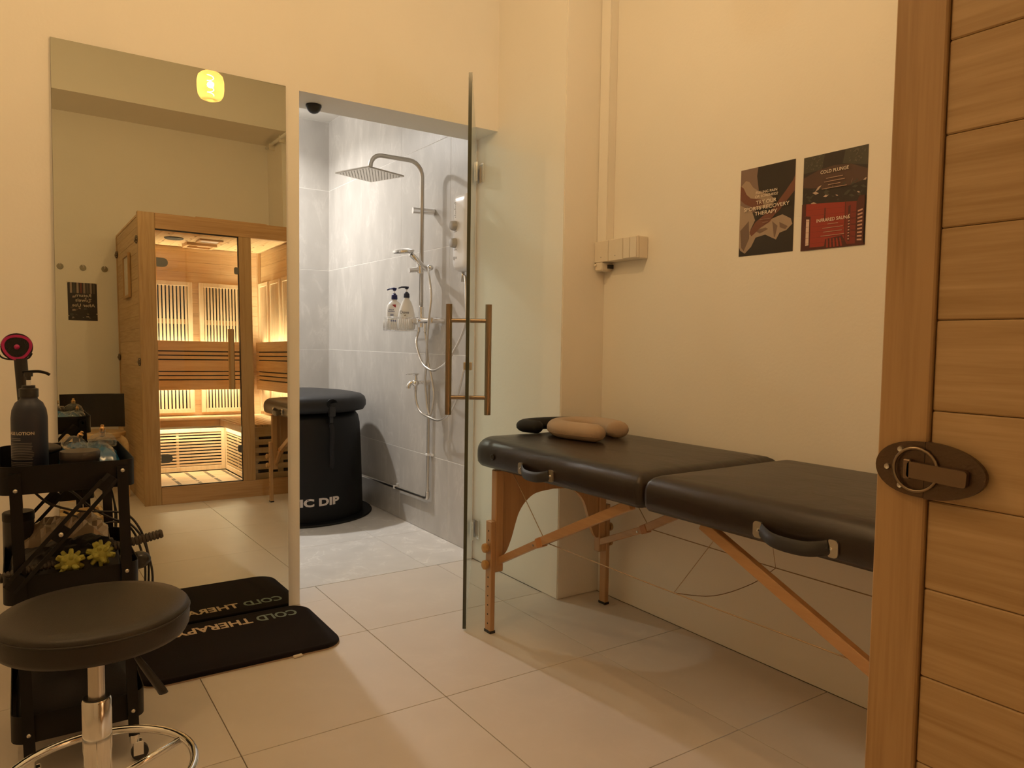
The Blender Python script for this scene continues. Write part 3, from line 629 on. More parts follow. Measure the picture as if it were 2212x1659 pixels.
# carry handles and round vents on the camera side, handle at the foot end
def handle(o, ux, L, sag):
    """o centre on the side face, ux along, outwards = local z"""
    M = basis(o, ux, (0, 0, 1)); hnd = None
    bm = bmesh.new(); P = catmull([(-L/2+0.008, 0.0, 0.004), (-L/4, -sag*0.8, 0.020), (0, -sag, 0.024), (L/4, -sag*0.8, 0.020), (L/2-0.008, 0.0, 0.004)], 5)
    tube(bm, [M @ p for p in P], 0.0165, 12, prof=(0.28, 1.0), up=(0, 0, 1)); hnd = tp(bm, 'carry_handle', mat('handle_black', (0.012, 0.010, 0.010), 0.25, bump=0.5, bscale=400, stretch=(1, 1, 6)), True)
    for s in (-1, 1):
        bm = bmesh.new(); prism(bm, rrect(-0.011, 0.011, -0.019, 0.019, [0.009 if s > 0 else 0.003, 0.009 if s < 0 else 0.003, 0.009 if s < 0 else 0.003, 0.009 if s > 0 else 0.003]), 0.0, 0.006, M=M @ Matrix.Translation((s*(L/2+0.002), 0, 0)))
        tp(bm, 'handle_plate', STEEL, parent=hnd)
        bm = bmesh.new(); lathe(bm, [(0, 0.006), (0.004, 0.006), (0.003, 0.009), (0, 0.0095)], (0, 0, 0), 10, M=M @ Matrix.Translation((s*(L/2-0.001), 0, 0))); tp(bm, 'rivet', CHROME, parent=hnd)
handle((-0.023, -0.345, 0.649), (0, -1, 0), 0.165, 0.012); handle((-0.023, -1.30, 0.649), (0, -1, 0), 0.185, 0.012)
handle((0.14, -1.743, 0.649), (1, 0, 0), 0.10, 0.010)
bm = bmesh.new(); lathe(bm, [(0, 0), (0.011, 0), (0.012, 0.003), (0.008, 0.004), (0.006, 0.002), (0, 0.002)], (0, 0, 0), 16, M=basis((-0.022, -0.085, 0.662), (0, -1, 0), (0, 0, 1))); tp(bm, 'vent_ring', BLACKP, True)
# horseshoe cushions
def horseshoe(name, label, pts, z, rad, flat, m, wid=1.0):
    P = catmull([(a, b_, z) for a, b_ in pts], 8); cx_ = sum(p.x for p in P)/len(P); cy_ = sum(p.y for p in P)/len(P)
    o = thing(name, label, 'cushion', (cx_, cy_, z-rad*flat)); bm = bmesh.new()
    tube(bm, [p-Vector((cx_, cy_, z-rad*flat)) for p in P], lambda t: rad*(min(1, (t+0.012)*16, (1.012-t)*16)**0.5), 18, prof=(wid, flat), up=(0, 0, 1))
    finish(bm, 'padding', m, o, True)
    bm = bmesh.new(); tube(bm, [p-Vector((cx_, cy_, z-rad*flat))+Vector((0, 0, -rad*flat*0.35)) for p in P], lambda t: rad*1.01*(min(1, (t+0.012)*16, (1.012-t)*16)**0.5), 12, prof=(wid*0.97, 0.03), up=(0, 0, 1)); finish(bm, 'seam_piping', m, o, True)
    return o
horseshoe('face_cushion', 'beige horseshoe face cushion lying on the massage table', [(1.69, 1.935), (1.665, 2.03), (1.655, 2.12), (1.70, 2.20), (1.79, 2.215), (1.85, 2.15), (1.845, 2.05), (1.82, 2.0)], 0.756, 0.042, 0.76, mat('beige_fabric', (0.42, 0.32, 0.235), 0.9, bump=0.4, bscale=500), 1.0)
horseshoe('face_cushion', 'black horseshoe head cushion tucked behind the beige one', [(1.655, 2.25), (1.63, 2.32), (1.68, 2.36), (1.77, 2.365), (1.87, 2.34), (1.93, 2.30)], 0.748, 0.034, 0.72, mat('black_cushion', (0.008, 0.007, 0.007), 0.8))

# ================================================================== POSTERS
def A4(name, label, o, ux, W=0.211, H=0.292):
    p = thing(name, label, 'poster', o); M = basis((0, 0, 0), ux, (0, 0, 1)); n = M.to_3x3() @ Vector((0, 0, 1))
    bm = bmesh.new(); box(bm, 0, W, 0, H, -0.0004, 0.0, M=M); finish(bm, 'sheet', mat('poster_paper', (0.75, 0.68, 0.58), 0.5), p)
    return p, M
Mt = lambda M, x, y: M @ Matrix.Translation((x, y, 0.004))
CRE = mat('print_cream', (0.80, 0.70, 0.58), 0.5)
p1, M = A4('recovery_poster', 'dark poster of hands massaging a draped leg, left of the two', (XR-0.0008, 1.684, 1.376), (0, -1, 0), 0.213, 0.292)
dk, mv, sk, cl1, cl2 = flatmat('p_dark', (0.022, 0.013, 0.008)), flatmat('p_mauve', (0.21, 0.14, 0.11)), flatmat('p_skin', (0.17, 0.06, 0.035)), flatmat('p_cloth', (0.36, 0.27, 0.20)), flatmat('p_cloth_shade', (0.17, 0.11, 0.08))
art(p1, M, 0.213, 0.292, [(dk, [(0, 0), (1, 0), (1, 1), (0, 1)]),
    (mv, [(0, 1), (0.33, 1), (0.31, 0.9), (0.34, 0.78), (0.38, 0.6), (0.3, 0.5), (0, 0.45)]),
    (cl1, [(0.02, 0.82), (0.10, 0.87), (0.17, 0.85), (0.24, 0.78), (0.36, 0.72), (0.55, 0.67), (0.66, 0.60), (0.6, 0.53), (0.3, 0.52), (0.1, 0.62), (0, 0.7)]),
    (sk, [(0, 0.82), (0.06, 0.79), (0.12, 0.71), (0.2, 0.66), (0.42, 0.62), (0.45, 0.56), (0.25, 0.55), (0.1, 0.6), (0, 0.66)]),
    (sk, [(1, 0.83), (1, 0.66), (0.74, 0.47), (0.56, 0.38), (0.40, 0.30), (0.22, 0.22), (0.2, 0.26), (0.30, 0.36), (0.45, 0.44), (0.62, 0.5), (0.85, 0.68), (0.97, 0.78)]),
    (cl1, [(0, 0.60), (0.1, 0.56), (0.24, 0.50), (0.30, 0.40), (0.22, 0.30), (0.20, 0.24), (0.45, 0.33), (0.62, 0.39), (0.8, 0.42), (0.95, 0.36), (0.98, 0.30), (0.88, 0.24), (0.76, 0.22), (0.70, 0.15), (0.64, 0.17), (0.5, 0.22), (0.32, 0.20), (0.24, 0.10), (0.12, 0.03), (0.03, 0.07), (0, 0.12)]),
    (cl2, [(0.62, 0.36), (0.72, 0.30), (0.68, 0.18), (0.66, 0.18), (0.64, 0.28)]), (cl2, [(0.75, 0.34), (0.9, 0.28), (0.86, 0.25), (0.76, 0.28)]), (cl2, [(0.3, 0.28), (0.5, 0.30), (0.55, 0.28), (0.4, 0.24)]), (cl2, [(0.02, 0.3), (0.18, 0.4), (0.2, 0.2), (0.1, 0.06), (0.05, 0.1)]),
    (sk, [(0.20, 0.27), (0.30, 0.37), (0.5, 0.46), (0.66, 0.43), (0.58, 0.36), (0.42, 0.31), (0.24, 0.22)])])
for s_, yv, sz, wd in (('FEELING PAIN', 0.704, 0.0120, 0.083), ('OR SORENESS?', 0.660, 0.0120, 0.090), ('TRY OUR', 0.592, 0.0172, 0.080), ('SPORTS RECOVERY', 0.530, 0.0172, 0.178), ('THERAPY', 0.468, 0.0172, 0.088)):
    text(s_, Mt(M, 0.108, yv*0.292), sz, CRE, p1, bold=0.010, width=wd)
bm = bmesh.new()
for yv, wv in ((0.395, 0.045), (0.360, 0.022)): box(bm, 0.107-wv/2, 0.107+wv/2, yv*0.292-0.0008, yv*0.292+0.0008, 0.0037, 0.0039, M=M)
finish(bm, 'small_print', flatmat('p_small', (0.34, 0.22, 0.16)), p1)
p2, M = A4('plunge_poster', 'poster of dark water above a red sauna interior, right of the two', (XR-0.0008, 1.4415, 1.3725), (0, -1, 0), 0.2125, 0.2905)
g1, g2, g3, rd, rd2, rd3, wh = flatmat('q_leaf', (0.055, 0.05, 0.035)), flatmat('q_dark', (0.022, 0.013, 0.010)), flatmat('q_body', (0.08, 0.038, 0.026)), flatmat('q_red', (0.30, 0.030, 0.015)), flatmat('q_red_dark', (0.075, 0.013, 0.008)), flatmat('q_red_mid', (0.19, 0.022, 0.012)), flatmat('q_glint', (0.5, 0.38, 0.30))
shp = [(g2, [(0, 0), (1, 0), (1, 1), (0, 1)]), (g1, [(0, 0.83), (0.3, 0.84), (0.34, 1), (0, 1)]), (g1, [(0.62, 0.86), (1, 0.80), (1, 1), (0.66, 1)]), (g3, [(0, 0.78), (0.25, 0.84), (0.5, 0.86), (0.75, 0.84), (1, 0.76), (1, 0.66), (0.7, 0.62), (0.3, 0.64), (0, 0.68)]),
       (g2, [(0.34, 1), (0.36, 0.9), (0.5, 0.87), (0.63, 0.9), (0.66, 1)])]
rq = random.Random(5)
for k in range(34):
    a, b_, l = rq.uniform(0.02, 0.95), rq.uniform(0.50, 0.66), rq.uniform(0.02, 0.11); h = l*0.16; t = rq.uniform(-0.03, 0.06)
    shp.append((wh if rq.random() < 0.35 else g1, [(a, b_), (a+l*0.5, b_-h+t/2), (min(a+l, 0.99), b_+t), (a+l*0.5, b_+h+t/2)]))
for k in range(60):
    a = rq.choice([rq.uniform(0.02, 0.3), rq.uniform(0.68, 0.95)]); b_ = rq.uniform(0.86, 0.98); l = rq.uniform(0.015, 0.035)
    shp.append((flatmat('q_leaf2', (0.11, 0.10, 0.07)), [(a, b_), (a+l, b_+l*0.4), (a+l*0.6, b_-l*0.4)]))
shp += [(rd, [(0.05, 0.02), (0.70, 0.02), (0.70, 0.46), (0.05, 0.50)]), (rd2, [(0, 0), (0.07, 0), (0.07, 0.50), (0, 0.50)]), (rd3, [(0.70, 0.02), (0.98, 0.02), (0.98, 0.44), (0.70, 0.46)]), (rd2, [(0, 0), (1, 0), (1, 0.02), (0, 0.03)]),
        (rd2, [(0.06, 0.02), (0.15, 0.03), (0.15, 0.36), (0.06, 0.37)]), (flatmat('q_lamp', (0.72, 0.55, 0.48)), [(0.078, 0.05), (0.13, 0.055), (0.13, 0.33), (0.078, 0.335)]),
        (rd2, [(0.86, 0.02), (0.98, 0.0), (0.98, 0.5), (0.90, 0.5), (0.86, 0.44)]), (rd2, [(0.74, 0.06), (0.775, 0.05), (0.775, 0.42), (0.74, 0.41)]), (rd2, [(0.69, 0.02), (0.70, 0.02), (0.70, 0.48), (0.69, 0.48)]),
        (rd2, [(0.38, 0.0), (0.74, 0.02), (0.66, 0.12), (0.40, 0.10)]), (rd2, [(0.37, 0.30), (0.39, 0.30), (0.39, 0.43), (0.37, 0.43)])]
for k in range(7): shp.append((rd3, [(0.05, 0.07+0.06*k), (0.69, 0.065+0.057*k), (0.69, 0.068+0.057*k), (0.05, 0.073+0.06*k)]))
for k in range(5): shp.append((rd, [(0.42+0.055*k, 0.01), (0.45+0.055*k, 0.012), (0.44+0.05*k, 0.10), (0.42+0.05*k, 0.10)]))
for k in range(9):
    shp.append((flatmat('q_lamp2', (0.62, 0.36, 0.28)), [(0.885, 0.05+0.036*k), (0.955, 0.045+0.038*k), (0.955, 0.062+0.038*k), (0.885, 0.065+0.036*k)]))
    shp.append((MC['q_lamp2'], [(0.745, 0.07+0.03*k), (0.768, 0.07+0.031*k), (0.768, 0.082+0.031*k), (0.745, 0.082+0.03*k)]))
for k in range(5): shp.append((rd2, [(0.79, 0.10+0.06*k), (0.86, 0.09+0.062*k), (0.86, 0.096+0.062*k), (0.79, 0.105+0.06*k)]))
art(p2, M, 0.2125, 0.2905, shp, lift=0.000018)
text('COLD PLUNGE', Mt(M, 0.108, 0.805*0.2905), 0.0143, CRE, p2, bold=0.010, width=0.093); text('INFRARED SAUNA', Mt(M, 0.109, 0.300*0.2905), 0.0145, CRE, p2, bold=0.010, width=0.110)
bm = bmesh.new()
for yv, wv in ((0.735, 0.055), (0.70, 0.068), (0.665, 0.04), (0.63, 0.082), (0.255, 0.034), (0.215, 0.068), (0.175, 0.062), (0.135, 0.078)):
    box(bm, 0.109-wv/2, 0.109+wv/2, yv*0.2905-0.0009, yv*0.2905+0.0009, 0.0037, 0.0039, M=M)
finish(bm, 'small_print', flatmat('q_small', (0.46, 0.30, 0.22)), p2)
p3, M = A4('towel_poster', 'small dark taped poster about returning towels, under the wall hooks', (0.565, Y0F+0.001, 1.262), (-1, 0, 0), 0.197, 0.29)
tks = [flatmat('t%d' % i, c) for i, c in enumerate([(0.03, 0.022, 0.018), (0.36, 0.27, 0.21), (0.10, 0.07, 0.05), (0.16, 0.035, 0.02), (0.06, 0.055, 0.05), (0.25, 0.19, 0.15)])]
shp = [(tks[0], [(0, 0), (1, 0), (1, 1), (0, 1)])]
xv = 0.06
for k, cidx in enumerate([2, 5, 2, 5, 3, 1, 4, 1]): shp.append((tks[cidx], [(xv, 0.72), (xv+0.075, 0.72), (xv+0.07, 1), (xv+0.005, 1)])); xv += 0.112
rq = random.Random(11)
for k in range(26):
    a, b_ = rq.uniform(0.02, 0.85), rq.uniform(0.03, 0.62); l = rq.uniform(0.05, 0.14); h = rq.uniform(0.012, 0.04)
    shp.append((tks[rq.choice([1, 2, 4, 5, 4, 2])], [(a, b_), (a+l, b_+rq.uniform(-0.02, 0.03)), (a+l, b_+h), (a+l*0.3, b_+h*1.2)]))
art(p3, M, 0.197, 0.29, shp, lift=0.00005)
CR2 = mat('print_pale', (0.62, 0.52, 0.40), 0.5)
for s_, yv in (('Return', 0.66), ('Towels', 0.535), ('After Use', 0.40)): text(s_, Mt(M, 0.093, yv*0.29), 0.035, CR2, p3, bold=0.006, width={'Return': 0.105, 'Towels': 0.108, 'After Use': 0.152}[s_])
bm = bmesh.new()
for xx, zz in ((-0.004, 0.285), (0.19, 0.287), (-0.004, 0.05), (0.19, 0.03)): box(bm, xx, xx+0.012, zz, zz+0.006, 0.0022, 0.0025, M=M)
finish(bm, 'tape', mat('clear_tape', (0.7, 0.6, 0.45), 0.2), p3)
# wall hooks
for k, (hxx, lab) in enumerate(((0.325, 'round wall hook nearest the tall mirror edge, leftmost of three in the reflection'), (0.475, 'round wall hook in the middle of the row of three'), (0.622, 'round wall hook nearest the sauna, half in its shade'))):
    hk = thing('wall_hook', lab, 'hook', (hxx, Y0F, 1.668), 0, 'round hooks on the wall beside the sauna')
    bm = bmesh.new(); lathe(bm, [(0, 0), (0.021, 0), (0.023, 0.003), (0.021, 0.006), (0, 0.007)], (0, 0, 0), 24, M=basis((0, 0.0005, 0), (-1, 0, 0), (0, 0, 1))); finish(bm, 'rosette', mat('hook_plate', (0.30, 0.27, 0.20), 0.35, 0.6), hk, True, auto=40)
    bm = bmesh.new(); tube(bm, catmull([(0, 0.006, 0.004), (0, 0.022, 0.0), (0, 0.030, 0.004), (0, 0.032, 0.014)], 4), 0.0035, 8); sph(bm, (0, 0.032, 0.016), 0.006); finish(bm, 'peg', CHROME, hk, True)
# pipe high on the front pier
pc = thing('refrigerant_pipe', 'white insulated pipe fixed high on the pier above the sauna', 'pipe', (1.905, -0.60, 2.79))
bm = bmesh.new(); tube(bm, [(-0.03, -0.14, 0.01), (-0.03, 0.42, 0.0)], 0.014, 12); finish(bm, 'pipe', WHITEP, pc, True); bm = bmesh.new(); box(bm, -0.045, 0, -0.02, 0.0, -0.035, 0.02, 0.001); box(bm, -0.045, 0, 0.25, 0.27, -0.035, 0.02, 0.001); finish(bm, 'bracket', CREAMP, pc)

# ================================================================== SWITCHES, CONDUIT
for k, (a, b_, lab) in enumerate(((2.299, 2.384, 'surface-mounted wall switch in the corner below the conduit'), (2.212, 2.2975, 'middle one of the three cream wall switches'), (2.125, 2.2105, 'cream wall switch nearest the posters'))):
    s = thing('wall_switch', lab, 'switch', (XR, (a+b_)/2, 1.451), 0, 'row of three wall switches')
    bm = bmesh.new(); box(bm, -0.046, 0, -0.0420, 0.0420, -0.043, 0.043, 0.0025); finish(bm, 'back_box', CREAMP, s)
    bm = bmesh.new(); box(bm, -0.057, -0.0465, -0.0420, 0.0420, -0.043, 0.043, 0.002); pl = finish(bm, 'plate', CREAMP, s)
    bm = bmesh.new()
    if k == 2: box(bm, -0.060, -0.0572, -0.038, -0.001, -0.040, 0.040, 0.001); box(bm, -0.060, -0.0572, 0.001, 0.038, -0.040, 0.040, 0.001)
    else: cyl(bm, (-0.0572, 0.0, -0.024), (-0.0585, 0, -0.024), 0.002, n=8)
    finish(bm, 'rocker' if k == 2 else 'screw', CREAMP if k == 2 else GREYP, s)
cd = thing('cable_conduit', 'slim white cable trunking running down the corner to the switches', 'conduit', (XR, 2.356, 1.495))
bm = bmesh.new(); box(bm, -0.038, 0, -0.0270, 0.0270, 0, ZC-1.496, 0.0015); finish(bm, 'trunking', PAINT, cd); bm = bmesh.new(); box(bm, -0.044, -0.0382, -0.0275, 0.0275, 0, ZC-1.496, 0.0015); finish(bm, 'cover', PAINT, cd)
ad = thing('plug_adaptor', 'small white adaptor hanging below the corner switch', 'adaptor', (XR, 2.357, 1.388))
bm = bmesh.new(); box(bm, -0.058, -0.001, -0.026, 0.022, -0.016, 0.019, 0.004, seg=2); finish(bm, 'body', CREAMP, ad); bm = bmesh.new(); box(bm, -0.03, -0.004, -0.036, -0.0225, -0.006, 0.010, 0.001); finish(bm, 'plug_pins', BLACKP, ad)
bm = bmesh.new(); cyl(bm, (-0.066, 0.012, 0.008), (-0.0585, 0.012, 0.010), 0.005, n=10); finish(bm, 'knob', CREAMP, ad)

# ================================================================== PENDANT BULB
pb = thing('pendant_bulb', 'glowing amber filament bulb hanging in the room, seen in the mirror', 'lamp', (0.90, 1.58, 2.44))
AMB = thin_glass('amber_glass', (1.0, 0.86, 0.62), 1.25)
nt_ = AMB.node_tree; tl = nt_.nodes.new('ShaderNodeBsdfTranslucent'); tl.inputs[0].default_value = (1.0, 0.62, 0.22, 1); mxx = nt_.nodes.new('ShaderNodeMixShader'); mxx.inputs[0].default_value = 0.10
ou_ = [n for n in nt_.nodes if n.type == 'OUTPUT_MATERIAL'][0]; pv = ou_.inputs[0].links[0].from_socket
nt_.links.new(pv, mxx.inputs[1]); nt_.links.new(tl.outputs[0], mxx.inputs[2]); nt_.links.new(mxx.outputs[0], ou_.inputs[0])
bm = bmesh.new(); lathe(bm, [(0, -0.083), (0.03, -0.081), (0.052, -0.072), (0.064, -0.052), (0.068, -0.02), (0.068, 0.02), (0.062, 0.046), (0.045, 0.062), (0.025, 0.070), (0.021, 0.078), (0.021, 0.088)], n=28); finish(bm, 'bulb_glass', AMB, pb, True)
bm = bmesh.new(); P = [(0.016*math.cos(t*0.5), 0.016*math.sin(t*0.5), -0.055+0.0024*t) for t in range(46)]; tube(bm, P, 0.0022, 6); finish(bm, 'filament', emitter('filament_glow', (1.0, 0.50, 0.14), 45), pb, True)
bm = bmesh.new(); lathe(bm, [(0, 0.086), (0.024, 0.086), (0.026, 0.094), (0.026, 0.135), (0.018, 0.148), (0, 0.150)], n=20); finish(bm, 'lamp_holder', mat('brass', (0.55, 0.38, 0.16), 0.3, 1), pb, True, auto=40)
bm = bmesh.new(); cyl(bm, (0, 0, 0.148), (0, 0, ZC-2.44), 0.003, n=8); finish(bm, 'cord', BLACKP, pb)
pb['label'] = 'glowing amber filament bulb hanging mid room, seen at the top of the mirror'
fill_pb = thing('pendant_bulb', 'amber filament bulb added as fill light, hung out of view left of the stool', 'lamp', (-0.30, 1.55, 2.62))  # made-up second bulb, out of view, added to brighten the room
for ch in list(pb.children):
    c = ch.copy(); C.objects.link(c); c.parent = fill_pb
    if c.name.startswith('cord'): c.scale = (1, 1, 0.705); c.location = (0, 0, 0.0437)

# ================================================================== SHOWER
WX = XS            # wall face
sd = thing('ceiling_downlight', 'round white downlight in the shower ceiling', 'lamp', (1.07, 4.78, 2.632))
bm = bmesh.new(); lathe(bm, [(0.050, -0.001), (0.062, -0.001), (0.066, -0.006), (0.052, -0.012), (0.048, -0.012)], n=28); finish(bm, 'bezel', WHITEP, sd, True, auto=40)
bm = bmesh.new(); lathe(bm, [(0, -0.005), (0.049, -0.005), (0.049, -0.002), (0, -0.002)], n=28); finish(bm, 'lens', emitter('downlight', SHOWER_RGB, 12), sd)
dc = thing('dome_camera', 'small black dome under the doorway beam', 'camera', (1.035, 3.03, 2.036))
bm = bmesh.new(); lathe(bm, [(0.030, -0.0005), (0.030, -0.010), (0.027, -0.020), (0.018, -0.030), (0.008, -0.0345), (0, -0.035)], n=20); finish(bm, 'dome', BLACKP, dc, True, auto=50); bm = bmesh.new(); lathe(bm, [(0, -0.0002), (0.032, -0.0002), (0.032, -0.008), (0.0305, -0.009)], n=20); finish(bm, 'base_ring', BLACKP, dc, True, auto=40)
RX, RY = 1.825, 3.60
shw = thing('shower_column', 'chrome shower column with square rain head on the tiled wall', 'shower', (RX, RY, 1.18))
def rel(P, o): return [Vector(p)-Vector(o) for p in P]
SO = (RX, RY, 1.18)
bm = bmesh.new(); tube(bm, rel([(RX, RY, 1.20), (RX, RY, 1.90)]+[(RX-0.075+0.075*math.cos(a*PI/12), RY, 1.95+0.078*math.sin(a*PI/12)) for a in range(0, 7)]+[(1.62, RY, 2.028)]+[(1.59-0.062*math.sin(a*PI/12), RY, 1.966+0.062*math.cos(a*PI/12)) for a in range(0, 7)]+[(1.527, RY, 1.945)], SO), 0.0115, 14); finish(bm, 'riser_pipe', STEEL, shw, True)
hd = bmesh.new(); Mh = Matrix.Translation((1.53-RX, 3.612-RY, 1.926-1.18)) @ Matrix.Rotation(math.radians(20), 4, 'Z')
box(hd, -0.125, 0.125, -0.125, 0.125, -0.004, 0.004, 0.002, M=Mh); lathe(hd, [(0, 0.004), (0.022, 0.004), (0.018, 0.014), (0.014, 0.02), (0, 0.02)], (0, 0, 0), 16, M=Mh); rh = finish(hd, 'rain_head', STEEL, shw)
bm = bmesh.new()
for i in range(11):
    for j in range(11): lathe(bm, [(0, -0.0062), (0.0016, -0.0062), (0.003, -0.004), (0, -0.004)], (0, 0, 0), 6, M=Mh @ Matrix.Translation((-0.105+0.021*i, -0.105+0.021*j, 0)))
stuff(finish(bm, 'nozzle', GREYP, rh))
bm = bmesh.new(); cyl(bm, (-0.045, 0.02, 0.592), (WX-RX-0.001, 0.0, 0.592), 0.017, n=20); finish(bm, 'wall_bracket', CHROME, shw, True, auto=40)
bm = bmesh.new(); cyl(bm, (0, 0, -0.02), (0, 0, 0.075), 0.0165, n=20); cyl(bm, (0, 0, -0.035), (0, 0, -0.015), 0.019, n=20)
cyl(bm, (-0.0, 0.07, 0.0), (0.0, -0.125, 0.0), 0.017, n=20); cyl(bm, (0.0, 0.068, 0), (0, 0.10, 0), 0.021, 0.019, n=20); cyl(bm, (0, -0.12, 0.0), (WX-RX-0.001, -0.12, 0), 0.014, n=16); cyl(bm, (-0.025, 0.0, 0.0), (0.0, 0, 0.0), 0.013, n=16)
cyl(bm, (0, 0.03, -0.06), (0, 0.03, 0), 0.010, n=14); cyl(bm, (0, -0.045, -0.06), (0, -0.045, 0), 0.010, n=14); mv_ = finish(bm, 'diverter', CHROME, shw, True, auto=40)
bm = bmesh.new(); cyl(bm, (-0.075, 0.0, 0.268), (0.055, 0.0, 0.286), 0.014, n=18); cyl(bm, (-0.01, 0, 0.255), (-0.01, 0, 0.305), 0.018, n=18); sph(bm, (0.05, -0.005, 0.29), 0.018); finish(bm, 'slider', CHROME, shw, True, auto=40)
HOSE = mat('steel_hose', (0.66, 0.62, 0.56), 0.3, 1.0, bump=0.6, bscale=1, stretch=(1, 1, 900))
l1 = [(RX, 3.63, 1.12), (1.80, 3.606, 1.062), (1.80, 3.566, 0.987), (1.80, 3.506, 0.939), (1.80, 3.416, 0.918), (1.80, 3.341, 0.933), (1.81, 3.278, 0.968), (1.83, 3.223, 1.042), (1.84, 3.169, 1.123), (1.84, 3.143, 1.191), (1.85, 3.17, 1.37), (1.86, 3.20, 1.40)]
bm = bmesh.new(); tube(bm, rel(catmull(l1, 6), SO), 0.0062, 10); finish(bm, 'hose', HOSE, shw, True)
l2 = [(RX, 3.555, 1.12), (1.83, 3.54, 1.038), (1.83, 3.522, 0.951), (1.835, 3.494, 0.878), (1.84, 3.476, 0.792), (1.84, 3.491, 0.717), (1.84, 3.517, 0.67), (1.84, 3.548, 0.712), (1.835, 3.555, 0.787), (1.825, 3.547, 0.863), (1.81, 3.505, 0.955), (1.785, 3.45, 1.07), (1.775, 3.41, 1.20), (1.78, 3.40, 1.30), (1.79, 3.44, 1.40), (1.83, 3.535, 1.458)]
# hand shower (held in the slider)
HO = (1.80, 3.59, 1.47)
hsn = thing('hand_shower', 'round chrome hand shower resting in its slider with a hanging hose', 'shower', HO)
bm = bmesh.new(); tube(bm, rel([(1.855, 3.585, 1.455), (1.80, 3.585, 1.495), (1.745, 3.57, 1.532)], HO), lambda t: 0.012+0.003*t, 14); finish(bm, 'handle', CHROME, hsn, True)
Mh = Matrix.Translation(Vector((1.695, 3.555, 1.543))-Vector(HO)) @ Matrix.Rotation(math.radians(-8), 4, 'Y') @ Matrix.Rotation(math.radians(5), 4, 'X')
bm = bmesh.new(); lathe(bm, [(0, -0.010), (0.054, -0.010), (0.058, -0.006), (0.056, 0.003), (0.035, 0.012), (0, 0.016)], n=28, M=Mh); finish(bm, 'head', CHROME, hsn, True, auto=50)
bm = bmesh.new(); lathe(bm, [(0, -0.0125), (0.050, -0.0125), (0.051, -0.0102), (0, -0.0102)], n=28, M=Mh)
finish(bm, 'spray_plate', mat('spray_plate', (0.25, 0.25, 0.25), 0.4, 0.6, bump=1.0, bscale=260), hsn)
bm = bmesh.new(); tube(bm, rel(catmull(l2, 6), HO), 0.0062, 10); finish(bm, 'hose', HOSE, hsn, True)
# tap with hose and steel pipe run
TO = (1.82, 3.64, 0.838)
tapo = thing('bib_tap', 'chrome bib tap with lever handle and hose on the steel pipe', 'tap', TO)
bm = bmesh.new(); tube(bm, rel(catmull([(WX-0.02, 3.607, 0.842), (1.85, 3.607, 0.842), (1.82, 3.612, 0.846), (1.785, 3.62, 0.845), (1.766, 3.625, 0.828), (1.764, 3.626, 0.812)], 5), TO), lambda t: 0.013-0.002*math.sin(t*PI), 14)
sph(bm, (-0.018, -0.026, 0.004), 0.019, (1.1, 0.9, 1)); cyl(bm, (-0.018, -0.026, 0.01), (-0.018, -0.026, 0.045), 0.011, 0.008, n=14); cyl(bm, (-0.018, -0.026, -0.035), (-0.018, -0.026, 0), 0.010, n=14); cyl(bm, (WX-0.045-1.82, -0.033, 0.004), (WX-0.021-1.82, -0.033, 0.004), 0.016, n=16); finish(bm, 'body', CHROME, tapo, True, auto=50)
bm = bmesh.new(); box(bm, -0.012, 0.008, -0.012, 0.01, 0.044, 0.052, 0.002, M=Matrix.Translation((-0.016, -0.025, 0))); box(bm, -0.058, 0.018, -0.007, 0.007, 0.050, 0.055, 0.002, M=Matrix.Translation((-0.016, -0.025, 0))); finish(bm, 'lever', CHROME, tapo)
l3 = [(1.802, 3.614, 0.805), (1.804, 3.615, 0.76), (1.81, 3.60, 0.71), (1.815, 3.56, 0.68), (1.83, 3.50, 0.662), (1.83, 3.411, 0.655), (1.83, 3.336, 0.674), (1.83, 3.278, 0.708), (1.83, 3.217, 0.774), (1.83, 3.172, 0.859), (1.835, 3.15, 0.93), (1.86, 3.15, 0.99)]
bm = bmesh.new(); tube(bm, rel(catmull(l3, 6), TO), 0.0062, 10); finish(bm, 'hose', HOSE, tapo, True)
PO = (1.88, 3.61, 0.2)
pipe = thing('water_pipe', 'thin steel water pipe bending along the lower tiled wall', 'pipe', PO)
px_ = 1.880
bm = bmesh.new(); tube(bm, rel([(px_, 3.607, 0.85), (px_, 3.612, 0.215)], PO), 0.0085, 12); tube(bm, rel([(px_, 3.635, 0.195), (px_, 5.22, 0.165)], PO), 0.0085, 12); finish(bm, 'pipe', STEEL, pipe, True, auto=50)
bm = bmesh.new(); tube(bm, rel(catmull([(px_, 3.612, 0.235), (px_, 3.613, 0.21), (px_, 3.62, 0.198), (px_, 3.655, 0.1945)], 4), PO), 0.0115, 12); finish(bm, 'elbow', STEEL, pipe, True)
for yc, zc, v in ((3.611, 0.443, True), (4.035, 0.1875, False), (4.75, 0.174, False)):
    bm = bmesh.new()
    if v: box(bm, -0.012, WX-px_, yc-3.61-0.011, yc-3.61+0.011, zc-0.2-0.006, zc-0.2+0.006, 0.002); box(bm, 0.008, WX-px_, yc-3.61-0.035, yc-3.61-0.011, zc-0.206, zc-0.194, 0.001)
    else: box(bm, -0.012, WX-px_, yc-3.61-0.006, yc-3.61+0.006, zc-0.2-0.011, zc-0.2+0.011, 0.002); box(bm, 0.008, WX-px_, yc-3.616, yc-3.604, zc-0.2+0.011, zc-0.2+0.022, 0.001)
    finish(bm, 'clip', WHITEP, pipe)
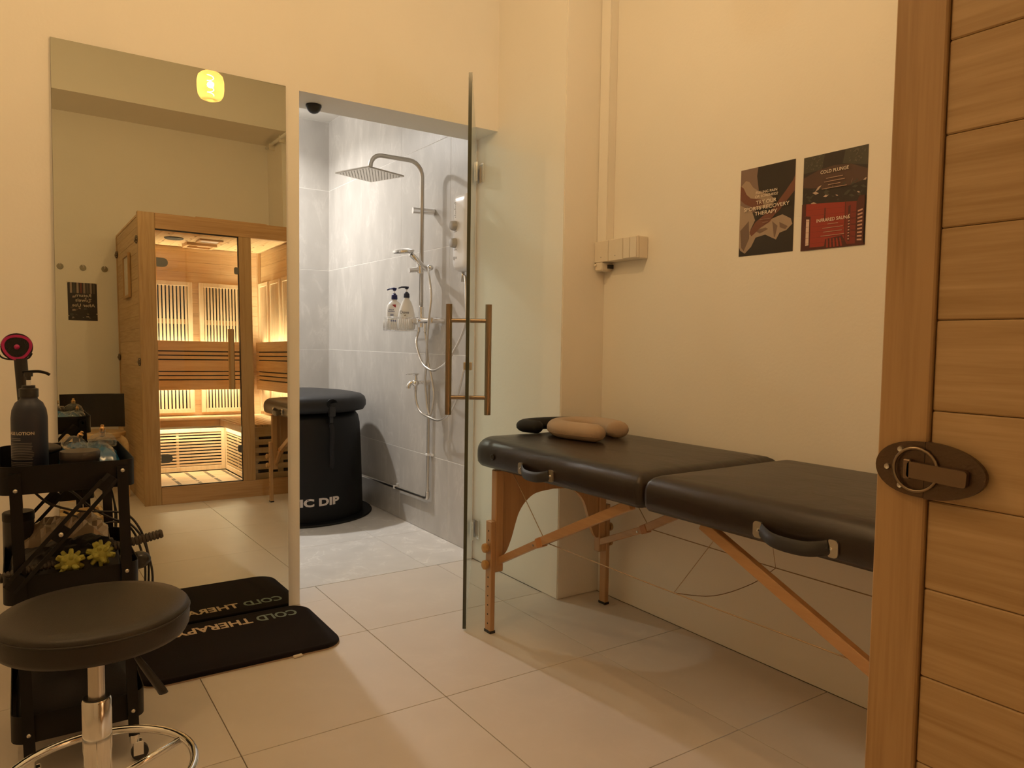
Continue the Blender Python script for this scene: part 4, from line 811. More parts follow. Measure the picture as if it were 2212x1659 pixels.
# water heater
WO = (WX, 3.197, 1.61)
wh_ = thing('water_heater', 'white instant water heater with two grey knobs, half behind the glass door', 'heater', WO)
bm = bmesh.new(); rings = []
for d, xo in ((0.010, 0), (0.0, -0.012), (0.0, -0.05), (0.006, -0.068), (0.022, -0.078), (0.05, -0.081)): rings.append([(xo, a, b_) for a, b_ in rrect(-0.095+d, 0.075-d, -0.19+d, 0.19-d, max(0.05-d, 0.012), 6)])
stack(bm, rings); finish(bm, 'housing', WHITEP, wh_, True, auto=60)
for zk in (0.035, -0.05):
    bm = bmesh.new(); lathe(bm, [(0, 0.0), (0.024, 0.0), (0.025, 0.006), (0.022, 0.024), (0.018, 0.027), (0, 0.027)], n=24, M=basis((-0.079, 0.028, zk), (0, -1, 0), (0, 0, 1))); finish(bm, 'knob', GREYP, wh_, True, auto=50)
bm = bmesh.new()
for k in range(8): box(bm, -0.0820, -0.0812, 0.022, 0.028 if k % 3 else 0.036, 0.145-0.010*k, 0.149-0.010*k)
for k in range(6): box(bm, -0.0820, -0.0812, 0.034-0.005*k, 0.036-0.005*k, 0.0035, 0.007); box(bm, -0.0820, -0.0812, 0.034-0.005*k, 0.036-0.005*k, -0.086, -0.082)
lathe(bm, [(0, 0), (0.009, 0), (0.009, 0.0008), (0, 0.0008)], n=16, M=basis((-0.0812, 0.036, -0.125), (0, -1, 0), (0, 0, 1))); box(bm, -0.0820, -0.0812, 0.008, 0.022, -0.129, -0.119); finish(bm, 'markings', GREYP, wh_)
bm = bmesh.new(); tube(bm, rel([(1.86, 3.215, 1.43), (1.86, 3.213, 1.37)], WO), 0.009, 10); finish(bm, 'outlet', STEEL, wh_, True)
# basket and bottles
BO = (1.785, 3.755, 1.126)
bs = thing('wire_basket', 'curved chrome wire basket clipped to the shower column', 'basket', BO)
bm = bmesh.new(); N_ = 15
def arc(t, z): a = math.radians(-100+200*t); return Vector((-0.062*math.cos(a)*1.0, 0.118*math.sin(a)+0.0, z))
front = [Vector((0.05, -0.118, 0))]+[Vector((-0.012-0.085*math.cos(a), 0.118*math.sin(a), 0)) for a in [(-PI/2+PI*k/16) for k in range(17)]]+[Vector((0.05, 0.118, 0))]
for z in (0.0, 0.072): tube(bm, [p+Vector((0, 0, z)) for p in front]+[Vector((0.05, -0.118, z))], 0.0022 if z else 0.0018, 8)
tube(bm, [p+Vector((0, 0, 0.066)) for p in front], 0.0014, 6)
for k in range(30):
    t = k/29; i = t*(len(front)-1); a = front[int(i)]; b_ = front[min(int(i)+1, len(front)-1)]; p = a.lerp(b_, i-int(i)); tube(bm, [p, p+Vector((0, 0, 0.072))], 0.0011, 6)
for k in range(9): yv = -0.10+0.025*k; tube(bm, [(0.05, yv, 0), (-0.012-0.085*math.sqrt(max(0, 1-(yv/0.118)**2)), yv, 0)], 0.0011, 6)
finish(bm, 'wire_frame', CHROME, bs, True); bm = bmesh.new(); tube(bm, [(0.05, -0.118, 0.05), (0.052, -0.135, 0.05)], 0.009, 10); finish(bm, 'clip', CHROME, bs, True)
def pump(parent, z, s, m, ang):
    bm = bmesh.new(); lathe(bm, [(0, z), (0.0155*s, z), (0.0165*s, z+0.004), (0.0155*s, z+0.022*s), (0.010*s, z+0.026*s), (0.008*s, z+0.032*s), (0, z+0.032*s)], n=20); pc_ = finish(bm, 'pump_collar', m, parent, True, auto=45)
    bm = bmesh.new(); cyl(bm, (0, 0, z+0.03*s), (0, 0, z+0.050*s), 0.003, n=8); finish(bm, 'pump_stem', WHITEP, parent)
    bm = bmesh.new(); lathe(bm, [(0, z+0.046*s), (0.006*s, z+0.046*s), (0.012*s, z+0.054*s), (0.012*s, z+0.061*s), (0, z+0.063*s)], n=14); d = Vector((math.cos(ang), math.sin(ang), 0))
    tube(bm, [Vector((0, 0, z+0.058*s)), Vector((0, 0, z+0.058*s))+d*0.028*s, Vector((0, 0, z+0.052*s))+d*0.046*s], lambda t: (0.006-0.0025*t)*s, 10); finish(bm, 'pump_head', m, parent, True, auto=50)
NAVY = mat('navy_plastic', (0.006, 0.008, 0.08), 0.35); NAVY2 = mat('dark_navy_plastic', (0.010, 0.012, 0.035), 0.35); BWH = mat('bottle_white', (0.80, 0.79, 0.76), 0.3)
def bottle(label, o, prof, rz, sx, sy, capm, ang, s=1.0):
    b_ = thing('pump_bottle', label, 'bottle', o, rz, 'pump bottles in the shower basket'); bm = bmesh.new(); lathe(bm, prof, n=28, sx=sx, sy=sy); finish(bm, 'bottle_body', BWH, b_, True, auto=60); pump(b_, prof[-1][1], s, capm, ang); return b_
view = math.atan2(-3.7, -1.75)+0.25     # direction from the basket towards the camera
b1 = bottle('white shampoo bottle with a bright blue pump, left one in the basket', (1.757, 3.795, 1.130), [(0, 0), (0.040, 0.001), (0.044, 0.006), (0.046, 0.05), (0.046, 0.11), (0.040, 0.138), (0.028, 0.154), (0.015, 0.162), (0.0145, 0.170)], -0.25, 1.0, 0.62, NAVY, math.radians(135), 1.05)
b2 = bottle('white teardrop body wash bottle with a dark navy pump, right one in the basket', (1.792, 3.712, 1.130), [(0, 0), (0.040, 0.001), (0.048, 0.008), (0.051, 0.03), (0.049, 0.07), (0.040, 0.115), (0.028, 0.150), (0.016, 0.170), (0.015, 0.178)], -0.25, 1.0, 0.62, NAVY2, math.radians(160), 1.0)
def facing(dist, z, a=view): return basis((math.cos(a)*dist, math.sin(a)*dist, z), (-math.sin(a), math.cos(a), 0), (0, 0, 1))
INK = mat('ink_dark', (0.02, 0.02, 0.03), 0.5); INKB = mat('ink_blue', (0.02, 0.05, 0.22), 0.5); INKR = mat('ink_red', (0.30, 0.01, 0.02), 0.5)
text('Dove', facing(0.0335, 0.096) @ Matrix.Translation((-0.012, 0, 0)), 0.023, INK, b2); text('nourishing body wash', facing(0.0365, 0.064) @ Matrix.Translation((-0.012, 0, 0)), 0.0050, INK, b2)
bm = bmesh.new(); prism(bm, [(-0.006, -0.002), (0.0, -0.004), (0.006, 0.001), (0.001, 0.002), (0.003, 0.005), (-0.003, 0.002)], 0, 0.0006, M=facing(0.035, 0.080) @ Matrix.Translation((-0.008, 0, 0))); finish(bm, 'emblem', mat('ink_gold', (0.25, 0.18, 0.08), 0.5), b2)
text('head &', facing(0.034, 0.112) @ Matrix.Translation((-0.016, 0, 0)), 0.0095, INKB, b1, bold=0.02); text('shoulders', facing(0.034, 0.103) @ Matrix.Translation((-0.016, 0, 0)), 0.0095, INKB, b1, bold=0.02)
bm = bmesh.new(); prism(bm, [(-0.008, 0.011), (0.012, 0.013), (0.012, -0.004), (0.004, 0.0)], 0, 0.0006, M=facing(0.033, 0.128) @ Matrix.Translation((-0.004, 0, 0))); finish(bm, 'emblem', INKR, b1)
bm = bmesh.new()
for k in range(2): box(bm, -0.022, -0.004, -0.0012, 0.0012, 0, 0.0005, M=facing(0.0345, 0.086-0.006*k))
box(bm, -0.022, 0.010, -0.003, 0.003, 0, 0.0005, M=facing(0.0348, 0.050)); finish(bm, 'small_print', INKB, b1)

# ================================================================== COLD PLUNGE TUB
KX, KY = 1.44, 4.484
tub = thing('plunge_tub', 'black inflatable cold plunge tub with padded lid in the shower corner', 'tub', (KX, KY, 0))
TUBM = mat('tub_black', (0.006, 0.006, 0.006), 0.5, spec=0.25, bump=0.15, bscale=30); LIDM = mat('lid_black', (0.014, 0.014, 0.015), 0.5, spec=0.35, bump=0.2, bscale=25)
bm = bmesh.new(); lathe(bm, [(0, 0.001), (0.442, 0.001), (0.444, 0.006), (0.440, 0.012), (0, 0.014)], n=64); finish(bm, 'base_mat', TUBM, tub, True, auto=40)
bm = bmesh.new(); lathe(bm, [(0, 0.014), (0.384, 0.014), (0.386, 0.03), (0.381, 0.20), (0.374, 0.40), (0.366, 0.56), (0.356, 0.605), (0.335, 0.632), (0.30, 0.640), (0, 0.640)], n=64); finish(bm, 'tub_body', TUBM, tub, True, auto=60)
bm = bmesh.new(); rings = []
def lidring(s, z):   # slightly squared circle
    return [((0.392*s)*math.copysign(abs(math.cos(a))**0.86, math.cos(a)), (0.392*s)*math.copysign(abs(math.sin(a))**0.86, math.sin(a)), z) for a in [2*PI*k/64+0.35 for k in range(64)]]
for s, z in ((0.90, 0.642), (0.965, 0.648), (1.0, 0.672), (1.0, 0.698), (0.98, 0.722), (0.93, 0.738), (0.80, 0.748), (0.45, 0.762), (0.1, 0.768)): rings.append(lidring(s, z))
stack(bm, rings); finish(bm, 'lid', LIDM, tub, True, auto=60)
a = math.radians(-80)
Mk = lambda rad, z, an=a: basis((math.cos(an)*rad, math.sin(an)*rad, z), (-math.sin(an), math.cos(an), 0), (0, 0, 1))
bm = bmesh.new(); tube(bm, [Mk(0.377, 0.50) @ Vector(p) for p in catmull([(0, 0.08, 0.002), (0.002, 0.03, 0.018), (-0.004, -0.07, 0.02), (0.004, -0.15, 0.012), (0, -0.175, 0.002)], 5)], 0.014, 10, prof=(1.0, 0.3)); finish(bm, 'grab_handle', BLACKF, tub, True)
bm = bmesh.new(); box(bm, -0.022, 0.022, -0.03, 0.03, -0.004, 0.010, 0.004, M=Mk(0.389, 0.655), seg=2); box(bm, -0.010, 0.012, -0.07, -0.03, -0.018, 0.003, 0.003, M=Mk(0.385, 0.655)); finish(bm, 'lid_clip', BLACKP, tub)
bm = bmesh.new(); lathe(bm, [(0.028, 0.0), (0.033, 0.002), (0.036, 0.0)], n=24, M=Mk(0.3935, 0.70) @ Matrix.Diagonal((1, 0.8, 1, 1))); finish(bm, 'lid_patch', TUBM, tub, True)
me = text_mesh('ARCTIC DIP', 0.060, bold=0.045, align='RIGHT', sx=1.42, space=1.02); me.materials.append(mat('tub_lettering', (0.62, 0.55, 0.50), 0.5))
a1 = math.radians(-72.2); zt = 0.128; rt = 0.3855
for v in me.vertices:
    an = a1+v.co.x/rt; z = zt+v.co.y; rad = 0.3865-(z-0.03)*0.0294; v.co = Vector((math.cos(an)*rad, math.sin(an)*rad, z))
link(bpy.data.objects.new('lettering', me), tub)

# ================================================================== MAT
MX0, MX1, MY0, MY1 = 0.285, 0.936, 2.408, 2.856
bmto = thing('bath_mat', 'black plush mat lettered COLD THERAPY in front of the mirror', 'mat', ((MX0+MX1)/2, (MY0+MY1)/2, 0))
def mring(d, z): return [(x_-(MX0+MX1)/2, y_-(MY0+MY1)/2, z) for x_, y_ in rrect(MX0+d, MX1-d, MY0+d, MY1-d, 0.075-d*0.5, 8)]
bm = bmesh.new(); stack(bm, [mring(-0.001, 0.0005), mring(-0.001, 0.004), mring(0.003, 0.0045)]); finish(bm, 'backing', mat('mat_backing', (0.35, 0.26, 0.18), 0.8), bmto)
bm = bmesh.new(); stack(bm, [mring(0.002, 0.004), mring(0.0, 0.008), mring(0.002, 0.014), mring(0.008, 0.018), mring(0.018, 0.016), mring(0.03, 0.018), mring(0.10, 0.0185)]); finish(bm, 'pile', mat('mat_pile', (0.009, 0.006, 0.007), 0.95, spec=0.15, sheen=0.04, bump=0.8, bscale=500), bmto, True, auto=80)
Mtx = Matrix.Translation((-(MX0+MX1)/2, -(MY0+MY1)/2, 0.0195)) @ Matrix.Rotation(PI, 4, 'Z')
TC1 = mat('mat_teal', (0.20, 0.26, 0.25), 0.9); TC2 = mat('mat_cream', (0.62, 0.48, 0.35), 0.9)
text('COLD', Matrix.Translation((0.878-(MX0+MX1)/2, 2.772-(MY0+MY1)/2, 0.0195)) @ Matrix.Rotation(PI, 4, 'Z'), 0.078, TC1, bmto, bold=0.028, align='LEFT', width=0.150)
text('THERAPY', Matrix.Translation((0.708-(MX0+MX1)/2, 2.772-(MY0+MY1)/2, 0.0195)) @ Matrix.Rotation(PI, 4, 'Z'), 0.078, TC2, bmto, bold=0.028, align='LEFT', width=0.265)
bm = bmesh.new(); box(bm, -0.016, 0.016, -0.012, 0.0, 0.001, 0.009, 0.002, M=Matrix.Translation((0.765-(MX0+MX1)/2, MY0-(MY0+MY1)/2, 0)) @ Matrix.Rotation(0.12, 4, 'Z')); finish(bm, 'care_label', mat('label_white', (0.7, 0.62, 0.5), 0.7), bmto)

# ================================================================== UTILITY CART
cart = thing('utility_cart', 'black three-tier folding metal cart on casters beside the mirror', 'cart', (0.10, 2.24, 0))
SH = lambda z: -(z-0.735)*0.026        # the uprights lean a little
CX, CY = 0.10, 2.24
for tz in (0.700, 0.440, 0.105):
    hgt = 0.066
    bm = bmesh.new(); ox = SH(tz+0.03)
    out = rrect(-0.045-CX+ox, 0.240-CX+ox, 2.03-CY, 2.445-CY, 0.035, 6); inn = rrect(-0.043-CX+ox, 0.238-CX+ox, 2.032-CY, 2.443-CY, 0.033, 6)
    stack(bm, [[(a_, b_, tz) for a_, b_ in inn], [(a_, b_, tz) for a_, b_ in out], [(a_, b_, tz+hgt) for a_, b_ in out], [(a_, b_, tz+hgt) for a_, b_ in inn], [(a_, b_, tz+0.003) for a_, b_ in inn]])
    finish(bm, 'tray', BLACKM, cart, True, auto=30)
posts = [(-0.010, 2.026), (0.210, 2.026), (-0.010, 2.449), (0.210, 2.449)]
for pxx, pyy in posts:
    s = -1 if pyy < 2.2 else 1
    bm = bmesh.new(); z0, z1 = 0.065, 0.752
    stack(bm, [[(pxx-CX+SH(z)-0.012, pyy-CY, z), (pxx-CX+SH(z)+0.012, pyy-CY, z), (pxx-CX+SH(z)+0.012, pyy-CY+s*0.008, z), (pxx-CX+SH(z)-0.012, pyy-CY+s*0.008, z)] for z in (z0, z1)]); finish(bm, 'upright', BLACKM, cart)
    bm = bmesh.new()
    for z in ((0.742 if pxx > 0.1 else 0.712), (0.49 if pxx > 0.1 else 0.525), 0.13): lathe(bm, [(0, 0), (0.0052, 0), (0.0045, 0.003), (0, 0.0042)], n=12, M=basis((pxx-CX+SH(z), pyy-CY+s*0.008, z), (1, 0, 0), (0, 0, 1)) @ Matrix.Diagonal((1, 1, -s*-1 if s > 0 else 1, 1)))
    finish(bm, 'rivet', STEEL, cart, True)
    ca = bmesh.new(); cx_, cy_ = pxx-CX+SH(0.06), pyy-CY+s*0.004
    cyl(ca, (cx_, cy_, 0.048), (cx_, cy_, 0.068), 0.011, n=14); box(ca, cx_-0.003, cx_+0.020, cy_-0.011, cy_-0.008, 0.014, 0.05, 0.001); box(ca, cx_-0.003, cx_+0.020, cy_+0.008, cy_+0.011, 0.014, 0.05, 0.001); cs_ = finish(ca, 'caster', CHROME, cart)
    bm = bmesh.new(); cyl(bm, (cx_+0.012, cy_-0.007, 0.0205), (cx_+0.012, cy_+0.007, 0.0205), 0.020, n=24); finish(bm, 'wheel', BLACKP, cs_, True, auto=40)
for yb_, s in ((2.022, -1), (2.453, 1)):
    A_, B_ = Vector((-0.012-CX, yb_-CY+s*0.012, 0.50)), Vector((0.175-CX, yb_-CY+s*0.012, 0.715))
    d = (B_-A_).normalized(); nn = Vector((-d.z, 0, d.x))
    bm = bmesh.new()
    for o_s in (-0.013, 0.013): tube(bm, [A_+nn*o_s, B_+nn*o_s], 0.0065, 4)
    for t in (0.0, 0.48, 1.0): p = A_.lerp(B_, t); tube(bm, [p-d*0.02, p+d*0.02], 0.016, 6, prof=(0.35, 1), up=nn)
    br = finish(bm, 'cross_brace', BLACKM, cart)
    bm = bmesh.new(); p = A_.lerp(B_, 0.48); lathe(bm, [(0, 0), (0.006, 0), (0.005, 0.003), (0, 0.004)], n=12, M=basis((p.x, p.y+s*0.008, p.z), (1, 0, 0), (0, 0, 1)) @ Matrix.Diagonal((1, 1, 1, 1))); finish(bm, 'pivot', STEEL, br, True)
# lotion bottle
TZ = 0.704
lb = thing('lotion_bottle', 'large navy pump bottle of massage lotion on the cart', 'bottle', (0.022, 2.140, TZ))
NB = mat('lotion_navy', (0.014, 0.018, 0.036), 0.45)
bm = bmesh.new(); lathe(bm, [(0, 0), (0.036, 0.0), (0.0385, 0.004), (0.0385, 0.165), (0.036, 0.185), (0.029, 0.202), (0.019, 0.211), (0.018, 0.216), (0, 0.216)], n=40); finish(bm, 'bottle_body', NB, lb, True, auto=50)
bm = bmesh.new(); lathe(bm, [(0, 0.216), (0.0205, 0.216), (0.0205, 0.236), (0.016, 0.238), (0.014, 0.238), (0.014, 0.244), (0, 0.244)], n=24); finish(bm, 'pump_collar', BLACKP, lb, True, auto=40)
bm = bmesh.new(); cyl(bm, (0, 0, 0.243), (0, 0, 0.258), 0.0048, n=12); finish(bm, 'pump_stem', WHITEP, lb)
bm = bmesh.new(); cyl(bm, (0, 0, 0.257), (0, 0, 0.267), 0.005, 0.006, n=14); cyl(bm, (0, 0, 0.266), (0, 0, 0.276), 0.0095, n=18); tube(bm, catmull([(-0.012, 0, 0.2765), (0.0, 0, 0.277), (0.02, 0, 0.278), (0.036, 0, 0.274), (0.044, 0, 0.269)], 4), 0.0028, 8, prof=(1.6, 0.9)); finish(bm, 'pump_head', BLACKP, lb, True, auto=50)
LT = mat('lotion_lettering', (0.52, 0.44, 0.33), 0.5); LT2 = mat('lotion_smallprint', (0.22, 0.20, 0.18), 0.5)
va = math.atan2(-2.14, -0.022)
def wrap(me, rad, ang, z): 
    for v in me.vertices: an = ang+v.co.x/rad; v.co = Vector((math.cos(an)*rad, math.sin(an)*rad, z+v.co.y))
    return me
me = wrap(text_mesh('MASSAGE LOTION', 0.0100, bold=0.035, align='RIGHT', sx=1.05), 0.0388, va+0.26, 0.130); me.materials.append(LT); link(bpy.data.objects.new('lettering', me), lb)
bm = bmesh.new(); rq = random.Random(4); z = 0.118
for k in range(27):
    if k in (2, 13, 18): z -= 0.0035
    L = (0.012 if k < 2 else rq.uniform(0.026, 0.040)); a1 = va+0.22-(0.04-L)/0.0388*(0.4 if k > 1 else 1)
    a0 = va-1.45
    if a1 > a0:
        n = 8; h = 0.0006; vs1 = [bm.verts.new((0.0389*math.cos(a0+(a1-a0)*i/n), 0.0389*math.sin(a0+(a1-a0)*i/n), z-h)) for i in range(n+1)]; vs2 = [bm.verts.new((0.0389*math.cos(a0+(a1-a0)*i/n), 0.0389*math.sin(a0+(a1-a0)*i/n), z+h)) for i in range(n+1)]
        for i in range(n): bm.faces.new((vs1[i], vs1[i+1], vs2[i+1], vs2[i]))
    z -= 0.0039
finish(bm, 'small_print', LT2, lb)
# mini fan
fn = thing('handheld_fan', 'pink and black handheld fan standing behind the lotion bottle', 'fan', (0.004, 2.255, TZ))
PINK = mat('pink_plastic', (0.42, 0.014, 0.12), 0.35)
Mf = basis((-0.004, 0, 0.336), (1, 0, 0), (0, 0, 1))
bm = bmesh.new(); pr_ = [(0.030, 0.0), (0.0335, 0.006), (0.0325, 0.014), (0.026, 0.014), (0.025, 0.006)]
RR = []
for k in range(40):
    a_ = 2*PI*k/40; q = 1+0.05*math.cos(3*a_-PI/2)
    RR.append([Mf @ Vector((rad*q*math.cos(a_), rad*q*math.sin(a_)*0.98, -0.007+z_)) for rad, z_ in pr_])
vv = [[bm.verts.new(p) for p in ring] for ring in RR]
for k in range(40):
    for j in range(5): bm.faces.new((vv[k][j], vv[(k+1) % 40][j], vv[(k+1) % 40][(j+1) % 5], vv[k][(j+1) % 5]))
finish(bm, 'ring', PINK, fn, True, auto=50)
bm = bmesh.new(); lathe(bm, [(0, -0.010), (0.026, -0.010), (0.0345, -0.008), (0.035, 0.0), (0.0345, 0.004), (0.026, 0.002), (0, 0.002)], n=32, M=Mf); finish(bm, 'rear_guard', BLACKP, fn, True, auto=40)
bm = bmesh.new()
for k in range(24): a_ = 2*PI*k/24; tube(bm, [Mf @ Vector((0.006*math.cos(a_), 0.006*math.sin(a_), 0.009)), Mf @ Vector((0.018*math.cos(a_+0.5), 0.018*math.sin(a_+0.5), 0.009)), Mf @ Vector((0.0255*math.cos(a_+0.8), 0.0255*math.sin(a_+0.8), 0.006))], 0.0005, 4)
stuff(finish(bm, 'guard_wire', BLACKP, fn))
bm = bmesh.new(); lathe(bm, [(0, 0.006), (0.0068, 0.006), (0.006, 0.012), (0, 0.013)], n=18, M=Mf); finish(bm, 'hub', PINK, fn, True)
bm = bmesh.new(); tube(bm, [(0.003, 0, 0.306), (0.008, 0, 0.22), (0.014, 0, 0.10), (0.016, 0, 0.004)], 0.0145, 12, prof=(1, 0.7), up=(0, 1, 0)); finish(bm, 'handle', BLACKP, fn, True, auto=40)
bm = bmesh.new(); tube(bm, catmull([(-0.045, 0.002, 0.36), (-0.044, 0.002, 0.325), (-0.034, 0.0, 0.308), (-0.01, 0.0, 0.304), (0.018, 0.0, 0.306), (0.028, 0, 0.320)], 5), 0.0022, 8); finish(bm, 'cradle', BLACKP, fn, True)
# low black jar, blue bag, cupping glasses, pouch on the top tray
jr = thing('cream_jar', 'low round black jar at the front of the cart top', 'jar', (0.125, 2.105, TZ))
bm = bmesh.new(); lathe(bm, [(0, 0), (0.041, 0), (0.043, 0.004), (0.043, 0.062), (0, 0.062)], n=36); finish(bm, 'jar_body', mat('jar_dark', (0.018, 0.015, 0.016), 0.4), jr, True, auto=40)
bm = bmesh.new(); lathe(bm, [(0, 0.0622), (0.0438, 0.0622), (0.0445, 0.066), (0.0445, 0.079), (0.0425, 0.082), (0, 0.082)], n=36); finish(bm, 'lid', mat('jar_lid', (0.045, 0.035, 0.030), 0.35), jr, True, auto=40)
bm = bmesh.new(); me = wrap(text_mesh('BALM', 0.001), 1, 0, 0); bpy.data.meshes.remove(me); bm.free()
bb_ = thing('blue_bag', 'crumpled shiny blue bag lying in the cart top tray', 'bag', (0.158, 2.300, TZ))
def crumple(w_, d_, h_, seed, nx=16, ny=12, edge=0.35):
    rq = random.Random(seed); bm = bmesh.new(); T = []; Bt = []
    ph = [(rq.uniform(4, 11), rq.uniform(4, 11), rq.uniform(0, 6)) for _ in range(5)]
    for j in range(ny+1):
        r1 = []; r0 = []
        for i in range(nx+1):
            u_, v_ = i/nx*2-1, j/ny*2-1; e = max(0, (1-abs(u_)**3.0))*max(0, (1-abs(v_)**3.0)); n_ = sum(abs(math.sin((a_*u_+b_*v_)*0.55+c_)) for a_, b_, c_ in ph)/5
            ww = 1+0.08*(n_-0.5); z_ = h_*(e**edge)*(0.65+0.55*n_)
            r1.append(bm.verts.new((u_*w_/2*ww, v_*d_/2*ww, max(z_, 0.003)))); r0.append(bm.verts.new((u_*w_/2*ww, v_*d_/2*ww, 0.0)))
        T.append(r1); Bt.append(r0)
    for j in range(ny):
        for i in range(nx): bm.faces.new((T[j][i], T[j][i+1], T[j+1][i+1], T[j+1][i])); bm.faces.new((Bt[j][i], Bt[j+1][i], Bt[j+1][i+1], Bt[j][i+1]))
    for i in range(nx): bm.faces.new((T[0][i], Bt[0][i], Bt[0][i+1], T[0][i+1])); bm.faces.new((T[ny][i], T[ny][i+1], Bt[ny][i+1], Bt[ny][i]))
    for j in range(ny): bm.faces.new((T[j][0], T[j+1][0], Bt[j+1][0], Bt[j][0])); bm.faces.new((T[j][nx], Bt[j][nx], Bt[j+1][nx], T[j+1][nx]))
    return bm
finish(crumple(0.145, 0.21, 0.070, 3), 'bag_body', mat('blue_film', (0.012, 0.10, 0.22), 0.22, coat=0.6), bb_, True, auto=50)
BRS = mat('valve_brass', (0.60, 0.36, 0.15), 0.25, 0.9)
def cup(label, o, s, tilt, rz):
    c_ = thing('cupping_glass', label, 'cup', o, rz, 'suction cupping glasses on the blue bag'); Mc = Matrix.Rotation(tilt, 4, 'Y')
    bm = bmesh.new(); lathe(bm, [(0.036*s, 0.0), (0.037*s, 0.004), (0.036*s, 0.016*s), (0.030*s, 0.028*s), (0.019*s, 0.036*s), (0.008*s, 0.040*s), (0.008*s, 0.046*s)], n=28, M=Mc); finish(bm, 'dome', GLASS_C, c_, True)
    bm = bmesh.new(); lathe(bm, [(0, 0.036*s), (0.0075*s, 0.040*s), (0.008*s, 0.052*s), (0.0045*s, 0.055*s), (0.0045*s, 0.061*s), (0, 0.063*s)], n=14, M=Mc); finish(bm, 'valve', BRS, c_, True, auto=50)
cup('clear cupping glass standing upright with a brass valve', (0.190, 2.285, 0.770), 0.95, 0.0, 0); cup('clear cupping glass tipped over towards the lotion bottle', (0.118, 2.250, 0.772), 0.85, -0.5, 2.6)
cup('clear cupping glass at the rear of the bag, next to the mirror', (0.195, 2.375, 0.752), 0.85, 0.15, 1.2)
pu = thing('soft_pouch', 'flat dark pouch behind the jar on the cart top', 'pouch', (0.035, 2.35, 0.745))
bm = bmesh.new(); sph(bm, (0.012, 0, 0.018), 0.05, (1.0, 0.9, 0.34), 14); finish(bm, 'pouch_body', mat('pouch_brown', (0.040, 0.028, 0.020), 0.6), pu, True)
bm = bmesh.new(); box(bm, -0.05, 0.03, -0.05, 0.05, -0.038, -0.0, 0.008, seg=2); finish(bm, 'box_under', mat('teal_box', (0.02, 0.10, 0.13), 0.4), pu)
# middle tray: pouch, roller stick, massager, plastic bag, bottle
MZ = 0.444
mbg = thing('black_kit_bag', 'black soft bag filling the middle tier of the cart', 'bag', (0.092, 2.165, MZ))
bm = crumple(0.25, 0.20, 0.085, 8, edge=0.25); 
for v in bm.verts: v.co.z += (0.10*max(0, (v.co.x+0.10))) if v.co.z > 0.004 else 0
finish(bm, 'bag_body', mat('bag_black', (0.012, 0.010, 0.010), 0.5), mbg, True, auto=60)
ro = thing('massage_roller', 'ribbed roller stick with two spiky green balls across the cart', 'roller', (0.13, 2.085, 0.535))
D0, D1 = Vector((-0.175, 0, -0.040)), Vector((0.178, 0, 0.022)); dd = (D1-D0).normalized()
bm = bmesh.new(); tube(bm, [D0, D1], 0.005, 10); finish(bm, 'rod', BLACKP, ro, True)
RIB = mat('ribbed_grey', (0.055, 0.042, 0.030), 0.6)
for A_, L in ((D0, 0.115), (D1-dd*0.115, 0.115)):
    bm = bmesh.new(); P = []; n = 14
    pr2 = []
    for k in range(n): pr2 += [(0.0118, L*k/n+0.0005), (0.0118, L*(k+0.62)/n), (0.0095, L*(k+0.66)/n), (0.0095, L*(k+0.97)/n)]
    M_ = Matrix.Translation(A_) @ dd.to_track_quat('Z', 'Y').to_matrix().to_4x4(); lathe(bm, [(0, 0)]+pr2+[(0, L)], n=16, M=M_); finish(bm, 'grip', RIB, ro, True, auto=30)
LIME = mat('lime_rubber', (0.42, 0.40, 0.08), 0.55)
def ico_dirs():
    t = (1+5**0.5)/2; V_ = [(-1, t, 0), (1, t, 0), (-1, -t, 0), (1, -t, 0), (0, -1, t), (0, 1, t), (0, -1, -t), (0, 1, -t), (t, 0, -1), (t, 0, 1), (-t, 0, -1), (-t, 0, 1)]
    D = [(a_, b_, c_) for a_ in (-1, 1) for b_ in (-1, 1) for c_ in (-1, 1)]+[(0, a_/t, b_*t) for a_ in (-1, 1) for b_ in (-1, 1)]+[(a_/t, b_*t, 0) for a_ in (-1, 1) for b_ in (-1, 1)]+[(a_*t, 0, b_/t) for a_ in (-1, 1) for b_ in (-1, 1)]
    return [Vector(v).normalized() for v in V_+D]
for tt, lab in ((-0.032, 'a'), (0.034, 'b')):
    c_ = Vector((tt, -0.016, -0.012+tt*0.19)); bm = bmesh.new(); sph(bm, c_, 0.0215, n=12)
    Rz = Matrix.Rotation(0.4+tt*9, 3, 'Y') @ Matrix.Rotation(0.3, 3, 'X')
    for v in ico_dirs(): q = Rz @ v; tube(bm, [c_+q*0.016, c_+q*0.025, c_+q*0.031, c_+q*0.033], lambda t: 0.0060-0.0030*t**1.5, 8)
    finish(bm, 'spiky_ball', LIME, ro, True, auto=60)
mg = thing('massage_gun', 'dark rounded massager lying at the right end of the middle tier', 'massager', (0.228, 2.16, 0.462))
bm = bmesh.new(); sph(bm, (0.032, 0, 0.012), 0.026, (1.15, 0.9, 0.9), 14); tube(bm, [(0.04, 0, 0.012), (-0.03, 0.02, 0.006), (-0.07, 0.03, 0.002)], lambda t: 0.022-0.006*t, 14); finish(bm, 'body', mat('massager_dark', (0.020, 0.016, 0.014), 0.25), mg, True)
pbg = thing('plastic_bag', 'crumpled clear plastic bag on the middle tier behind the brace', 'bag', (0.105, 2.37, MZ))
finish(crumple(0.22, 0.13, 0.115, 21, 18, 10, 0.3), 'film', mat('clear_film', (0.34, 0.26, 0.18), 0.18, coat=0.7), pbg, False)
cn = thing('black_canister', 'black lidded canister at the left of the middle tier', 'canister', (-0.005, 2.36, MZ))
